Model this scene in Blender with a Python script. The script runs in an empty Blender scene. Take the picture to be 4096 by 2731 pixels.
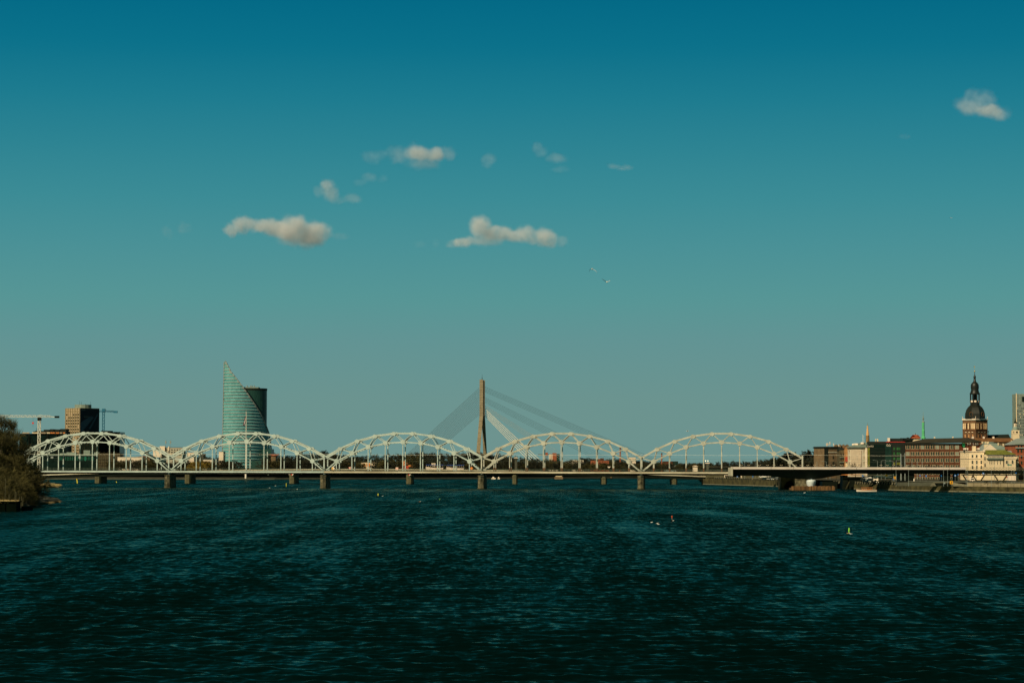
import bpy, math, random
import numpy as np
from mathutils import Vector, Matrix

# ------------------------------------------------------------------ camera, sky, sun
SC = bpy.context.scene
FPX = 9671.0                                   # focal length in photo pixels (85 mm on 36 mm)
PITCH = math.atan(492.5 / FPX)
ROLL = math.radians(0.11)
CAM = Vector((0, 0, 12.7))
CAMR = Matrix.Rotation(math.pi / 2 + PITCH, 3, 'X') @ Matrix.Rotation(ROLL, 3, 'Z')
cd = bpy.data.cameras.new('camera'); cd.lens = 36 * FPX / 4096; cd.sensor_width = 36
cd.clip_start = 1; cd.clip_end = 60000
cam = bpy.data.objects.new('camera', cd); SC.collection.objects.link(cam)
cam.matrix_world = Matrix.Translation(CAM) @ CAMR.to_4x4()
SC.camera = cam
SC.view_settings.view_transform = 'Standard'; SC.view_settings.look = 'None'
SC.view_settings.exposure = 0; SC.view_settings.gamma = 1
SC.cycles.use_denoising = True
SC.cycles.max_bounces = 6; SC.cycles.transparent_max_bounces = 8; SC.cycles.volume_bounces = 2
SC.cycles.use_fast_gi = False

SUN_AZ = math.radians(38)      # degrees to the left of straight behind the camera
SUN_EL = math.radians(38)
sund = bpy.data.lights.new('sun', 'SUN'); sund.energy = 4.5; sund.angle = math.radians(.5)
sund.color = (1, .86, .60)
sun = bpy.data.objects.new('sun', sund); SC.collection.objects.link(sun)
sdir = Vector((-math.sin(SUN_AZ) * math.cos(SUN_EL), -math.cos(SUN_AZ) * math.cos(SUN_EL), math.sin(SUN_EL)))
sun.rotation_euler = sdir.to_track_quat('Z', 'Y').to_euler(); sun.location = (0, -50, 200)

wd = bpy.data.worlds.new('World'); SC.world = wd; wd.use_nodes = True
nt = wd.node_tree; nt.nodes.clear()
out = nt.nodes.new('ShaderNodeOutputWorld'); bg = nt.nodes.new('ShaderNodeBackground')
sky = nt.nodes.new('ShaderNodeTexSky'); sky.sky_type = 'NISHITA'; sky.sun_disc = False
sky.sun_elevation = SUN_EL; sky.sun_rotation = math.pi + SUN_AZ
tc = nt.nodes.new('ShaderNodeTexCoord'); sx = nt.nodes.new('ShaderNodeSeparateXYZ')
rp = nt.nodes.new('ShaderNodeValToRGB')
def lin(c): return tuple(((v / 255) / 12.92 if v / 255 <= .04045 else ((v / 255 + .055) / 1.055) ** 2.4) for v in c) + (1,)
SKY = [(0, (110, 146, 141)), (.027, (107, 147, 143)), (.050, (98, 147, 147)), (.068, (86, 149, 149)), (.090, (73, 144, 150)), (.109, (59, 139, 149)),
       (.130, (44, 131, 146)), (.150, (27, 123, 143)), (.170, (8, 113, 138)), (.190, (0, 105, 133)), (.24, (0, 86, 100)), (.34, (0, 68, 72)), (.55, (0, 56, 56)), (1, (0, 42, 42))]
el = rp.color_ramp.elements
while len(el) > 1: el.remove(el[-1])
el[0].position = 0; el[0].color = lin(SKY[0][1])
for p_, c_ in SKY[1:]:
    e = el.new(p_); e.color = lin(c_)
sc_ = nt.nodes.new('ShaderNodeMix'); sc_.data_type = 'RGBA'; sc_.blend_type = 'ADD'; sc_.inputs[0].default_value = .0004
nt.links.new(tc.outputs['Generated'], sx.inputs[0]); nt.links.new(sx.outputs[2], rp.inputs[0])
nt.links.new(rp.outputs[0], sc_.inputs[6]); nt.links.new(sky.outputs[0], sc_.inputs[7])
nt.links.new(sc_.outputs[2], bg.inputs[0]); bg.inputs[1].default_value = 1.0
nt.links.new(bg.outputs[0], out.inputs[0])

# ------------------------------------------------------------------ helpers
def W(px, py, Y):
    """world point at distance Y on the sight line through photo pixel (px, py)"""
    v = CAMR @ Vector((px - 2048, -(py - 1365.5), -FPX))
    return CAM + v * (Y / v.y)
def GX(px, Y): return W(px, 1860, Y).x
def HZ(py, Y, px=2048): return W(px, py, Y).z
def M(Y): return Y / FPX                                   # metres per photo pixel

def link(o, parent=None):
    SC.collection.objects.link(o)
    if parent is not None: o.parent = parent
    return o
def tag(o, label=None, cat=None, group=None, kind=None):
    if label: o['label'] = label
    if cat: o['category'] = cat
    if group: o['group'] = group
    if kind: o['kind'] = kind
    return o
def empty(name, loc, label, cat, group=None, rz=0):
    o = bpy.data.objects.new(name, None); o.empty_display_size = .5
    link(o); o.location = loc; o.rotation_euler = (0, 0, rz)
    return tag(o, label, cat, group)
def clone(o, parent=None):
    c = o.copy(); link(c)
    c.parent = parent if parent is not None else None
    for ch in o.children: clone(ch, c)
    return c

class MB:
    def __init__(s): s.v = []; s.f = []; s.m = []; s.sm = []
    def add(s, vs, fs, m=0, smooth=False):
        b = len(s.v); s.v.extend([tuple(v) for v in vs])
        for f in fs: s.f.append(tuple(i + b for i in f)); s.m.append(m); s.sm.append(smooth)
        return s
    def box(s, x0, x1, y0, y1, z0, z1, m=0):
        vs = [(x, y, z) for z in (z0, z1) for y in (y0, y1) for x in (x0, x1)]
        return s.add(vs, [(0, 2, 3, 1), (4, 5, 7, 6), (0, 1, 5, 4), (2, 6, 7, 3), (0, 4, 6, 2), (1, 3, 7, 5)], m)
    def bar(s, p, q, w, h, m=0, up=(0, 0, 1)):
        p = Vector(p); q = Vector(q); d = (q - p)
        if d.length < 1e-6: return s
        d.normalize(); u = Vector(up)
        if abs(d.dot(u)) > .98: u = Vector((0, 1, 0))
        a = d.cross(u).normalized() * w / 2; b = a.cross(d).normalized() * h / 2
        vs = [p - a - b, p + a - b, p + a + b, p - a + b, q - a - b, q + a - b, q + a + b, q - a + b]
        return s.add(vs, [(0, 3, 2, 1), (4, 5, 6, 7), (0, 1, 5, 4), (1, 2, 6, 5), (2, 3, 7, 6), (3, 0, 4, 7)], m)
    def tube(s, p, q, r0, r1=None, n=6, m=0, smooth=True):
        if r1 is None: r1 = r0
        p = Vector(p); q = Vector(q); d = (q - p).normalized()
        u = Vector((0, 0, 1)) if abs(d.z) < .95 else Vector((0, 1, 0))
        a = d.cross(u).normalized(); b = a.cross(d)
        vs = []
        for c, r in ((p, r0), (q, r1)):
            for i in range(n):
                t = 2 * math.pi * i / n; vs.append(c + a * math.cos(t) * r + b * math.sin(t) * r)
        fs = [(i, (i + 1) % n, n + (i + 1) % n, n + i) for i in range(n)]
        s.add(vs, fs, m, smooth); s.add(vs, [tuple(range(n))[::-1], tuple(range(n, 2 * n))], m)
        return s
    def lathe(s, prof, c=(0, 0, 0), n=24, m=0, smooth=True, sy=1, rot=0):
        vs = []
        for r, z in prof:
            for i in range(n):
                t = 2 * math.pi * i / n + rot; vs.append((c[0] + r * math.cos(t), c[1] + r * sy * math.sin(t), c[2] + z))
        fs = []
        for k in range(len(prof) - 1):
            for i in range(n):
                fs.append((k * n + i, k * n + (i + 1) % n, (k + 1) * n + (i + 1) % n, (k + 1) * n + i))
        s.add(vs, fs, m, smooth)
        return s.add(vs[:n], [tuple(range(n))[::-1]], m).add(vs[-n:], [tuple(range(n))], m)
    def prism(s, poly, z0, z1, m=0):
        """horizontal polygon (ccw) extruded in z"""
        n = len(poly); vs = [(x, y, z0) for x, y in poly] + [(x, y, z1) for x, y in poly]
        fs = [(i, (i + 1) % n, n + (i + 1) % n, n + i) for i in range(n)]
        return s.add(vs, fs + [tuple(range(n))[::-1], tuple(range(n, 2 * n))], m)
    def wall(s, poly, y0, y1, m=0):
        """polygon in the xz plane (ccw seen from -y) extruded in y"""
        n = len(poly); vs = [(x, y0, z) for x, z in poly] + [(x, y1, z) for x, z in poly]
        fs = [(i, n + i, n + (i + 1) % n, (i + 1) % n) for i in range(n)]
        return s.add(vs, fs + [tuple(range(n)), tuple(range(n, 2 * n))[::-1]], m)
    def ball(s, c, r, m=0, sz=1, n=10):
        pr = [(max(.02 * r, r * math.sin(math.pi * k / 8)), -r * sz * math.cos(math.pi * k / 8)) for k in range(9)]
        return s.lathe(pr, c, n, m)
    def build(s, name, mats, parent=None, loc=None, rz=0):
        me = bpy.data.meshes.new(name); me.from_pydata(s.v, [], s.f)
        for mt in (mats if isinstance(mats, (list, tuple)) else [mats]): me.materials.append(mt)
        me.polygons.foreach_set('material_index', s.m); me.polygons.foreach_set('use_smooth', s.sm)
        me.update()
        o = bpy.data.objects.new(name, me); link(o, parent)
        if loc is not None: o.location = loc
        if rz: o.rotation_euler = (0, 0, rz)
        return o

def mat(name, col, rough=.75, var=.22, scale=.4, spec=.3, metal=0, col2=None, stretch=(1, 1, 1), bump=0, emit=None, detail=4, contrast=.28):
    m = bpy.data.materials.new(name); m.use_nodes = True; n = m.node_tree; L = n.links
    b = n.nodes['Principled BSDF']; b.inputs['Roughness'].default_value = rough
    b.inputs['Metallic'].default_value = metal; b.inputs['Specular IOR Level'].default_value = spec
    g = n.nodes.new('ShaderNodeNewGeometry'); mp = n.nodes.new('ShaderNodeMapping')
    mp.inputs['Scale'].default_value = [scale * s_ for s_ in stretch]
    no = n.nodes.new('ShaderNodeTexNoise'); no.inputs['Detail'].default_value = detail; no.inputs['Scale'].default_value = 1
    no.inputs['Roughness'].default_value = .6
    cr = n.nodes.new('ShaderNodeValToRGB')
    c1 = tuple(max(0, c * (1 - var)) for c in col); c2 = col2 or tuple(min(.95, c * (1 + var)) for c in col)
    cr.color_ramp.elements[0].position = .5 - contrast / 2; cr.color_ramp.elements[0].color = (*c1, 1)
    cr.color_ramp.elements[1].position = .5 + contrast / 2; cr.color_ramp.elements[1].color = (*c2, 1)
    L.new(g.outputs['Position'], mp.inputs[0]); L.new(mp.outputs[0], no.inputs[0]); L.new(no.outputs[0], cr.inputs[0])
    L.new(cr.outputs[0], b.inputs['Base Color'])
    if bump:
        bp = n.nodes.new('ShaderNodeBump'); bp.inputs['Distance'].default_value = bump
        L.new(no.outputs[0], bp.inputs['Height']); L.new(bp.outputs[0], b.inputs['Normal'])
    if emit:
        b.inputs['Emission Color'].default_value = (*emit[0], 1); b.inputs['Emission Strength'].default_value = emit[1]
    return m

R = random.Random(7)
# ------------------------------------------------------------------ water
def water_material():
    m = bpy.data.materials.new('river_water'); m.use_nodes = True; n = m.node_tree; L = n.links
    n.nodes.clear(); out = n.nodes.new('ShaderNodeOutputMaterial')
    gl = n.nodes.new('ShaderNodeBsdfGlossy'); gl.inputs['Color'].default_value = (.35, .48, .38, 1); gl.inputs['Roughness'].default_value = .13
    df = n.nodes.new('ShaderNodeBsdfDiffuse'); df.inputs['Color'].default_value = (.0005, .0042, .0036, 1)
    fr = n.nodes.new('ShaderNodeFresnel'); fr.inputs['IOR'].default_value = 1.33; mx = n.nodes.new('ShaderNodeMixShader')
    L.new(fr.outputs[0], mx.inputs[0]); L.new(df.outputs[0], mx.inputs[1]); L.new(gl.outputs[0], mx.inputs[2]); L.new(mx.outputs[0], out.inputs[0])
    g = n.nodes.new('ShaderNodeNewGeometry')
    def noise(sc, det=5, ro=.6, lac=2.0, dist=0, rot=0):
        mp = n.nodes.new('ShaderNodeMapping'); mp.inputs['Scale'].default_value = sc; mp.inputs['Rotation'].default_value = (0, 0, rot)
        no = n.nodes.new('ShaderNodeTexNoise'); no.inputs['Scale'].default_value = 1
        no.inputs['Detail'].default_value = det; no.inputs['Roughness'].default_value = ro
        no.inputs['Lacunarity'].default_value = lac; no.inputs['Distortion'].default_value = dist
        L.new(g.outputs['Position'], mp.inputs[0]); L.new(mp.outputs[0], no.inputs[0]); return no.outputs[0]
    def math_(op, a, c):
        q = n.nodes.new('ShaderNodeMath'); q.operation = op
        for i, x in ((0, a), (1, c)):
            if isinstance(x, (int, float)): q.inputs[i].default_value = x
            else: L.new(x, q.inputs[i])
        return q.outputs[0]
    def cnoise(sc, det, ro):
        mp = n.nodes.new('ShaderNodeMapping'); mp.inputs['Scale'].default_value = sc
        no = n.nodes.new('ShaderNodeTexNoise'); no.inputs['Scale'].default_value = 1
        no.inputs['Detail'].default_value = det; no.inputs['Roughness'].default_value = ro
        L.new(g.outputs['Position'], mp.inputs[0]); L.new(mp.outputs[0], no.inputs[0]); return no.outputs[1]
    def vm(op, a, c):
        q = n.nodes.new('ShaderNodeVectorMath'); q.operation = op
        for i, x in ((0, a), (1, c)):
            if isinstance(x, tuple): q.inputs[i].default_value = x
            elif isinstance(x, float): q.inputs['Scale'].default_value = x
            else: L.new(x, q.inputs['Scale'] if (op == 'SCALE' and i == 1) else q.inputs[i])
        return q.outputs[0]
    # wave slopes at four sizes, from half-metre ripples to hundred-metre wind lanes
    S = None
    for sc, det, ro, amp in (((2.2, 3.2, 1), 3, .6, (.26, .40, 0)), ((.55, 1.1, 1), 3, .6, (.24, .66, 0)), ((1.2, .16, 1), 2, .6, (.10, .40, 0)),
                             ((.06, .10, 1), 3, .55, (.08, .22, 0))):
        v = vm('MULTIPLY', vm('SUBTRACT', cnoise(sc, det, ro), (.5, .5, .5)), amp)
        S = v if S is None else vm('ADD', S, v)
    gust = noise((.075, .006, 1), 6, .60, 2.2, .4, math.radians(9))       # calm and windy patches, tens of metres
    mr = n.nodes.new('ShaderNodeMapRange'); mr.inputs[1].default_value = .40; mr.inputs[2].default_value = .66
    mr.inputs[3].default_value = 1.25; mr.inputs[4].default_value = .40
    L.new(gust, mr.inputs[0])
    S = vm('SCALE', vm('ADD', S, (0, -.155, 0)), mr.outputs[0])
    nn = n.nodes.new('ShaderNodeVectorMath'); nn.operation = 'NORMALIZE'
    L.new(vm('ADD', g.outputs['Normal'], S), nn.inputs[0]); 
    for q in (gl.inputs['Normal'], df.inputs['Normal'], fr.inputs['Normal']): L.new(nn.outputs[0], q)
    return m

def build_water():
    ys = [4.0]
    while ys[-1] < 1600:
        y = ys[-1]; ys.append(y + max(.30 if y > 90 else 1.2, y * y * 1.45e-5))
    while ys[-1] < 30000: ys.append(ys[-1] * 1.12)
    ys = np.array(ys)
    t = np.concatenate([-np.geomspace(4, .26, 24), np.linspace(-.25, .25, 620), np.geomspace(.26, 4, 24)])
    Yg, Tg = np.meshgrid(ys, t, indexing='ij'); X = Yg * Tg
    X = np.where(np.abs(Tg) > .25, X + np.sign(Tg) * (np.abs(Tg) - .25) * 60, X)
    dz = np.gradient(ys)[:, None]; dx = ys[:, None] * (0.5 / 620)
    Z = np.zeros_like(X); rng = np.random.RandomState(5)
    for i in range(110):
        lam = .55 * (10 ** rng.rand()); th = rng.normal(0, .7) + .12
        k = 2 * math.pi / lam; kx, ky = k * math.sin(th), k * math.cos(th)
        step = np.maximum(dz * abs(math.cos(th)), dx * abs(math.sin(th)))
        w = np.clip((lam / step - 2.2) / 2.5, 0, 1)
        ph = kx * X + ky * Yg + rng.rand() * 6.28
        wv = np.exp(1.1 * np.sin(ph)) / 1.6 - .8                 # peaked crests
        Z += w * wv * (.021 * (lam / 3) ** .15) / k * 2.0
    env = .75 + .45 * np.sin(X * .021 + Yg * .013 + 1) * np.sin(X * .009 - Yg * .031 + 2)
    Z *= np.where(np.abs(Tg) > .251, 0, 1) * env
    nv = X.size; co = np.empty((nv, 3), np.float32); co[:, 0] = X.ravel(); co[:, 1] = Yg.ravel(); co[:, 2] = Z.ravel()
    r, c = X.shape; idx = np.arange(nv).reshape(r, c)
    q = np.stack([idx[:-1, :-1], idx[:-1, 1:], idx[1:, 1:], idx[1:, :-1]], -1).reshape(-1, 4)
    me = bpy.data.meshes.new('river_water'); me.vertices.add(nv); me.vertices.foreach_set('co', co.ravel())
    me.loops.add(q.size); me.loops.foreach_set('vertex_index', q.ravel().astype(np.int32))
    me.polygons.add(len(q)); me.polygons.foreach_set('loop_start', np.arange(0, q.size, 4, dtype=np.int32))
    me.update(calc_edges=True); me.polygons.foreach_set('use_smooth', np.ones(len(q), bool))
    me.materials.append(water_material())
    o = bpy.data.objects.new('river_water', me); link(o); tag(o, kind='structure', label='wide dark teal river with small wind waves')
build_water()
# ------------------------------------------------------------------ materials
MT = {}
def mk(k, *a, **kw): MT[k] = mat(k, *a, **kw)
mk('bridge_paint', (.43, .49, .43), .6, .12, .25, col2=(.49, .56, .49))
mk('bridge_paint_worn', (.43, .42, .33), .65, .18, .35, col2=(.51, .495, .395))
mk('girder_paint', (.46, .38, .24), .6, .25, .06, col2=(.60, .53, .38), stretch=(1, 1, 4))
mk('rust', (.16, .07, .03), .85, .3, .6)
mk('dark_steel_shade', (0.006, 0.009, 0.005), .6, .3, .5, spec=.08)  # near black for steel, and for shade painted on piers and under decks
mk('rail_steel', (.06, .085, .055), .7, .3, .4)
mk('pier_stone', (.045, .042, .019), .9, .42, .55, col2=(.165, .14, .08), detail=6, bump=.1)
mk('pier_base', (.09, .07, .035), .9, .3, .6)
mk('stone_pier', (.09, .08, .04), .9, .3, .6, stretch=(1, 1, 3))
mk('quay_stone', (.036, .032, .010), .92, .35, .3, col2=(.085, .070, .026), detail=6)
mk('quay_top', (.17, .15, .095), .9, .2, .5)
mk('concrete', (0.27, 0.215, 0.125), .85, .14, .25, col2=(0.32, 0.255, 0.155))
mk('concrete_dark', (0.075, 0.075, 0.05), .85, .2, .25)
mk('new_concrete', (.60, .50, .42), .8, .07, .2)
mk('soffit_shade', (.009, .014, .008), .85, .2, .2)  # box girder near black: the deck overhang's shade is in its colour
mk('asphalt', (0.09, 0.095, 0.07), .9, .2, .3)
mk('grass', (.05, .055, .02), .95, .35, .15, col2=(.09, .08, .03))
mk('earth', (.045, .038, .018), .95, .3, .1, col2=(.07, .056, .028))
mk('reed', (.38, .28, .11), .95, .3, 1.0)
mk('bark', (.055, .042, .022), .9, .3, 1.0)
mk('bark_light', (.13, .10, .045), .9, .3, 1.0)
mk('twig', (.022, .025, .011), .9, .3, .05, col2=(.045, .044, .021))
mk('twig_olive', (.042, .040, .011), .9, .3, .12, col2=(.105, .088, .024))
mk('twig_yellow', (.22, .15, .02), .9, .3, .2)
mk('evergreen', (.012, .024, .012), .9, .3, .3)
mk('white_paint', (.72, .62, .50), .5, .05, .5)
mk('white_cold', (.62, .66, .64), .5, .05, .5)
mk('glass_dark', (.006, .014, .010), .2, .3, .2, spec=.12)
mk('glass_mid', (.012, .034, .024), .2, .3, .2, spec=.2)
mk('glass_pale', (.20, .24, .18), .25, .3, .2, spec=.5)
mk('green_panel', (.02, .10, .025), .5, .3, .4)
mk('brick', (.088, .028, .010), .9, .14, .5, col2=(.115, .038, .014))
mk('brick_bright', (.30, .085, .035), .9, .14, .5)
mk('brick_church', (.12, .060, .028), .9, .16, .4, col2=(.18, .095, .045))
mk('plaster_cream', (.74, .58, .36), .85, .06, .3)
mk('plaster_grey', (.42, .38, .28), .85, .08, .3)
mk('plaster_white', (.74, .60, .43), .85, .06, .3)
mk('plaster_brown', (.17, .11, .055), .9, .2, .3)
mk('plaster_orange', (.42, .20, .075), .9, .25, .4)
mk('roof_brown', (0.035, 0.028, 0.014), .9, .2, .3)
mk('roof_rust', (.17, .075, .025), .9, .25, .4)
mk('roof_grey', (.20, .25, .20), .7, .15, .3)
mk('roof_zinc', (.24, .27, .24), .6, .12, .3)
mk('roof_moss', (.14, .15, .018), .95, .3, .5, col2=(.20, .20, .03))
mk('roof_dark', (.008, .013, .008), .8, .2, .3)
mk('roof_red', (.36, .085, .03), .9, .2, .3)
mk('dome_copper', (.012, .013, .008), .45, .25, .15, spec=.4, stretch=(2, 2, .5))
mk('spire_green', (.10, .44, .19), .6, .12, .3)
mk('spire_stone', (.66, .36, .14), .85, .12, .3)
mk('gold', (.75, .50, .14), .3, .05, .5, metal=.6)
mk('ad_dark', (.008, .018, .026), .6, .2, .05, spec=.1)
mk('ad_blue', (.025, .06, .085), .6, .2, .05, spec=.1)
mk('ad_text', (.06, .10, .10), .6, .1, .1, spec=.1)
mk('tower_concrete', (0.3, 0.23, 0.12), .85, .12, .3)
mk('panel_pink', (0.42, 0.31, 0.19), .85, .12, .5)
mk('crane_yellow', (.62, .60, .48), .6, .1, .5)
mk('crane_blue', (.02, .14, .22), .6, .15, .5)
mk('container_red', (.45, .06, .03), .7, .1, .5)
mk('orange_paint', (.62, .20, .04), .7, .15, .5)
mk('sign_orange', (.80, .36, .01), .6, .05, .5)
mk('sign_blue', (.01, .16, .50), .5, .05, .5)
mk('sign_red', (.60, .05, .04), .5, .05, .5)
mk('sign_white', (.85, .68, .52), .5, .04, .5)
mk('buoy_green', (.22, .55, .05), .5, .1, .5)
mk('buoy_red', (.75, .10, .03), .5, .1, .5)
mk('buoy_yellow', (.75, .55, .02), .5, .1, .5)
mk('boat_blue', (.01, .05, .25), .5, .1, .5)
mk('varnish', (.50, .17, .04), .5, .15, .8)
mk('car_black', (.015, .02, .02), .3, .1, .5, spec=.5)
mk('car_grey', (.12, .13, .13), .3, .1, .5, spec=.5)
mk('car_white', (.65, .60, .52), .4, .05, .5)
mk('lamp_glass', (.8, .75, .55), .4, .05, .5, emit=((1, .85, .5), 1.6))
mk('flag_maroon', (.085, .012, .02), .8, .1, .5)
mk('flag_white', (.60, .56, .55), .8, .05, .5)
mk('sheet_pile', (.10, .055, .022), .9, .5, .35, col2=(.22, .11, .04), stretch=(3, 1, .3))
mk('gull_white', (.85, .78, .68), .8, .03, .5)
mk('gull_grey', (.05, .065, .055), .8, .1, .5)
mk('cable', (.035, .045, .042), .5, .1, .5, metal=.3)
mk('cable_bright_glint', (.92, .84, .66), .4, .05, .5)
mk('teal_panel', (.01, .20, .12), .5, .15, .5)
mk('revetment', (.035, .034, .022), .95, .3, .25)
mk('bracing_shade', (.045, .06, .048), .7, .2, .5)  # darker than the truss paint: shade between the trusses put into the colour
mk('cable_pale', (.40, .36, .27), .4, .05, .5)
mk('black_wall', (.002, .004, .002), .9, .3, .5, spec=.02)
mk('bank_turf', (.018, .018, .007), .95, .4, .3, col2=(.06, .05, .02))
mk('sand', (.10, .08, .035), .95, .4, .8, col2=(.30, .23, .10))
mk('band_metal', (.50, .53, .48), .5, .08, .5)
# ------------------------------------------------------------------ land
GZ = 4.5
def P2(px, Y): return (GX(px, Y), Y)
BANK = [(-9000, 1975), P2(-300, 1975), P2(700, 1992), P2(1100, 2010), P2(1400, 2052), P2(2000, 2165), P2(2560, 2290), P2(2790, 2200), P2(2815, 1606),
        P2(3120, 1447), P2(3410, 1300), P2(3700, 1205), P2(4096, 1130)]
FAR = [(9000, 1125), (30000, 30000), (-30000, 30000)]
pb = MB(); poly = BANK + FAR
pb.add([(x, y, GZ) for x, y in poly], [tuple(range(len(poly)))])
tag(pb.build('city_ground', MT['earth']), kind='structure', label='level city ground behind the river banks')
def strip_wall(name, pts, z0, z1, thick, mt, label, slope=0, kind='structure', cat=None):
    b = MB()
    for (a, c) in zip(pts[:-1], pts[1:]):
        a2 = (a[0], a[1] + thick + slope); c2 = (c[0], c[1] + thick + slope)
        vs = [(a[0], a[1], z0), (c[0], c[1], z0), (c[0], c[1] + slope, z1), (a[0], a[1] + slope, z1),
              (a2[0], a2[1], z0), (c2[0], c2[1], z0), (c2[0], c2[1], z1), (a2[0], a2[1], z1)]
        b.add(vs, [(0, 1, 2, 3), (3, 2, 6, 7), (4, 7, 6, 5), (0, 3, 7, 4), (1, 5, 6, 2)])
    o = b.build(name, mt)
    return tag(o, label, cat, kind=kind if not cat else None)
far = BANK[:7]
strip_wall('embankment', far, 1.0, 4.75, 6, MT['revetment'], 'sloping stone embankment along the far left bank', slope=9)
strip_wall('embankment_foot', [(x, y - 3) for x, y in far], -1, 1.0, 10, MT['concrete_dark'], 'dark foot of the far embankment')
lines = [P2(500, 2026), P2(1050, 2040), P2(1420, 2090), P2(1990, 2200)]
strip_wall('shore_path', lines, GZ, 4.9, 5, MT['asphalt'], 'shore road on top of the far embankment')
# right bank: lower ledge wall in the water, road above
rb = BANK[9:]; rb2 = [P2(3395, 1306)] + BANK[11:] + [(9000, 1120)]
strip_wall('quay_wall', [(x, y - 12) for x, y in rb2], -1, 2.75, 16, MT['quay_stone'], 'low rough stone quay wall along the right bank')
strip_wall('quay_wall_foot', [(x, y - 12.6) for x, y in rb2], -1, .55, .5, MT['quay_top'], 'pale stone footing of the right quay at the waterline')
strip_wall('bank_road', [P2(3560, 1262), P2(3700, 1222), P2(4096, 1150), (9000, 1140)], GZ, 4.9, 14, MT['asphalt'], 'grey road running along the right bank')
far_quay = [P2(2812, 1600), P2(3120, 1441), P2(3140, 1428)]
strip_wall('far_quay_wall', far_quay, -1, 3.7, 12, MT['quay_stone'], 'stone quay wall between the two right abutments')
strip_wall('far_quay_foot', [(x, y - .6) for x, y in far_quay], -1, .5, .5, MT['quay_top'], 'pale footing of the quay between the abutments')
strip_wall('far_quay_back', [(x, y + 12) for x, y in far_quay], -1, 4.52, 2, MT['quay_stone'], 'bank behind the quay between the abutments')
for k, (a, c) in enumerate(zip(far_quay[:-1], far_quay[1:])): pass

# near left bank: low wooded spit with a dark retaining wall
pl = [(GX(-900, 655), 655), (GX(60, 660), 660), (GX(112, 690), 690), (GX(150, 740), 740), (GX(262, 815), 815), (GX(180, 900), 900), (GX(160, 1150), 1150), (GX(-900, 1150), 1150)]
b = MB(); n_ = len(pl)
cx = sum(p[0] for p in pl) / n_; cy = sum(p[1] for p in pl) / n_
inner = [(cx + (x - cx) * .93, cy + (y - cy) * .93) for x, y in pl]
b.add([(x, y, -.5) for x, y in pl] + [(x, y, 1.1) for x, y in inner], [(i, (i + 1) % n_, n_ + (i + 1) % n_, n_ + i) for i in range(n_)] + [tuple(range(n_, 2 * n_))])
tag(b.build('left_bank', MT['bank_turf']), kind='structure', label='low wooded spit on the near left bank')
wl = MB()
x0, x1 = GX(-700, 652), GX(72, 652)
wl.box(x0, x1, 650, 656, -.5, 2.35); wl.box(x1, GX(110, 660), 657, 668, -.5, 1.15)
wl.box(x0, x1 + .3, 649.6, 656.4, 2.35, 2.65)
for i in range(22): wl.box(x1 - 3 * i - .15, x1 - 3 * i + .15, 649.7, 650, -.5, 2.3)
tag(wl.build('retaining_wall', [MT['black_wall']]), 'black sheet wall at the water in front of the near left trees', 'retaining wall')
# railway island shore by the left end of the bridge
ps = [(GX(-400, 1290), 1290), (GX(150, 1295), 1295), (GX(232, 1310), 1310), (GX(246, 1318), 1318), (GX(225, 1350), 1350), (GX(222, 1500), 1500), (GX(-400, 1500), 1500)]
b = MB(); n_ = len(ps)
inner = [(x - (4 if x > GX(100, 1300) else 0), y + (3 if y < 1400 else 0)) for x, y in ps]
b.add([(x, y, -.4) for x, y in ps] + [(x, y, 1.0) for x, y in inner], [(i, (i + 1) % n_, n_ + (i + 1) % n_, n_ + i) for i in range(n_)] + [tuple(range(n_, 2 * n_))])
tag(b.build('sand_spit', MT['sand']), kind='structure', label='pale sandy spit under the left end of the railway bridge')
# ------------------------------------------------------------------ railway bridge with five arches
TH = math.atan(.1); ZB = 1292.0; LSP = 85.12; S0 = -271.5
UB = Vector((math.cos(TH), -math.sin(TH), 0)); NB = Vector((math.sin(TH), math.cos(TH), 0))
rb_ = empty('railway_bridge', (0, ZB, 0), 'long railway bridge of five pale steel arches on stone piers', 'bridge', rz=-TH)
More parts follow.
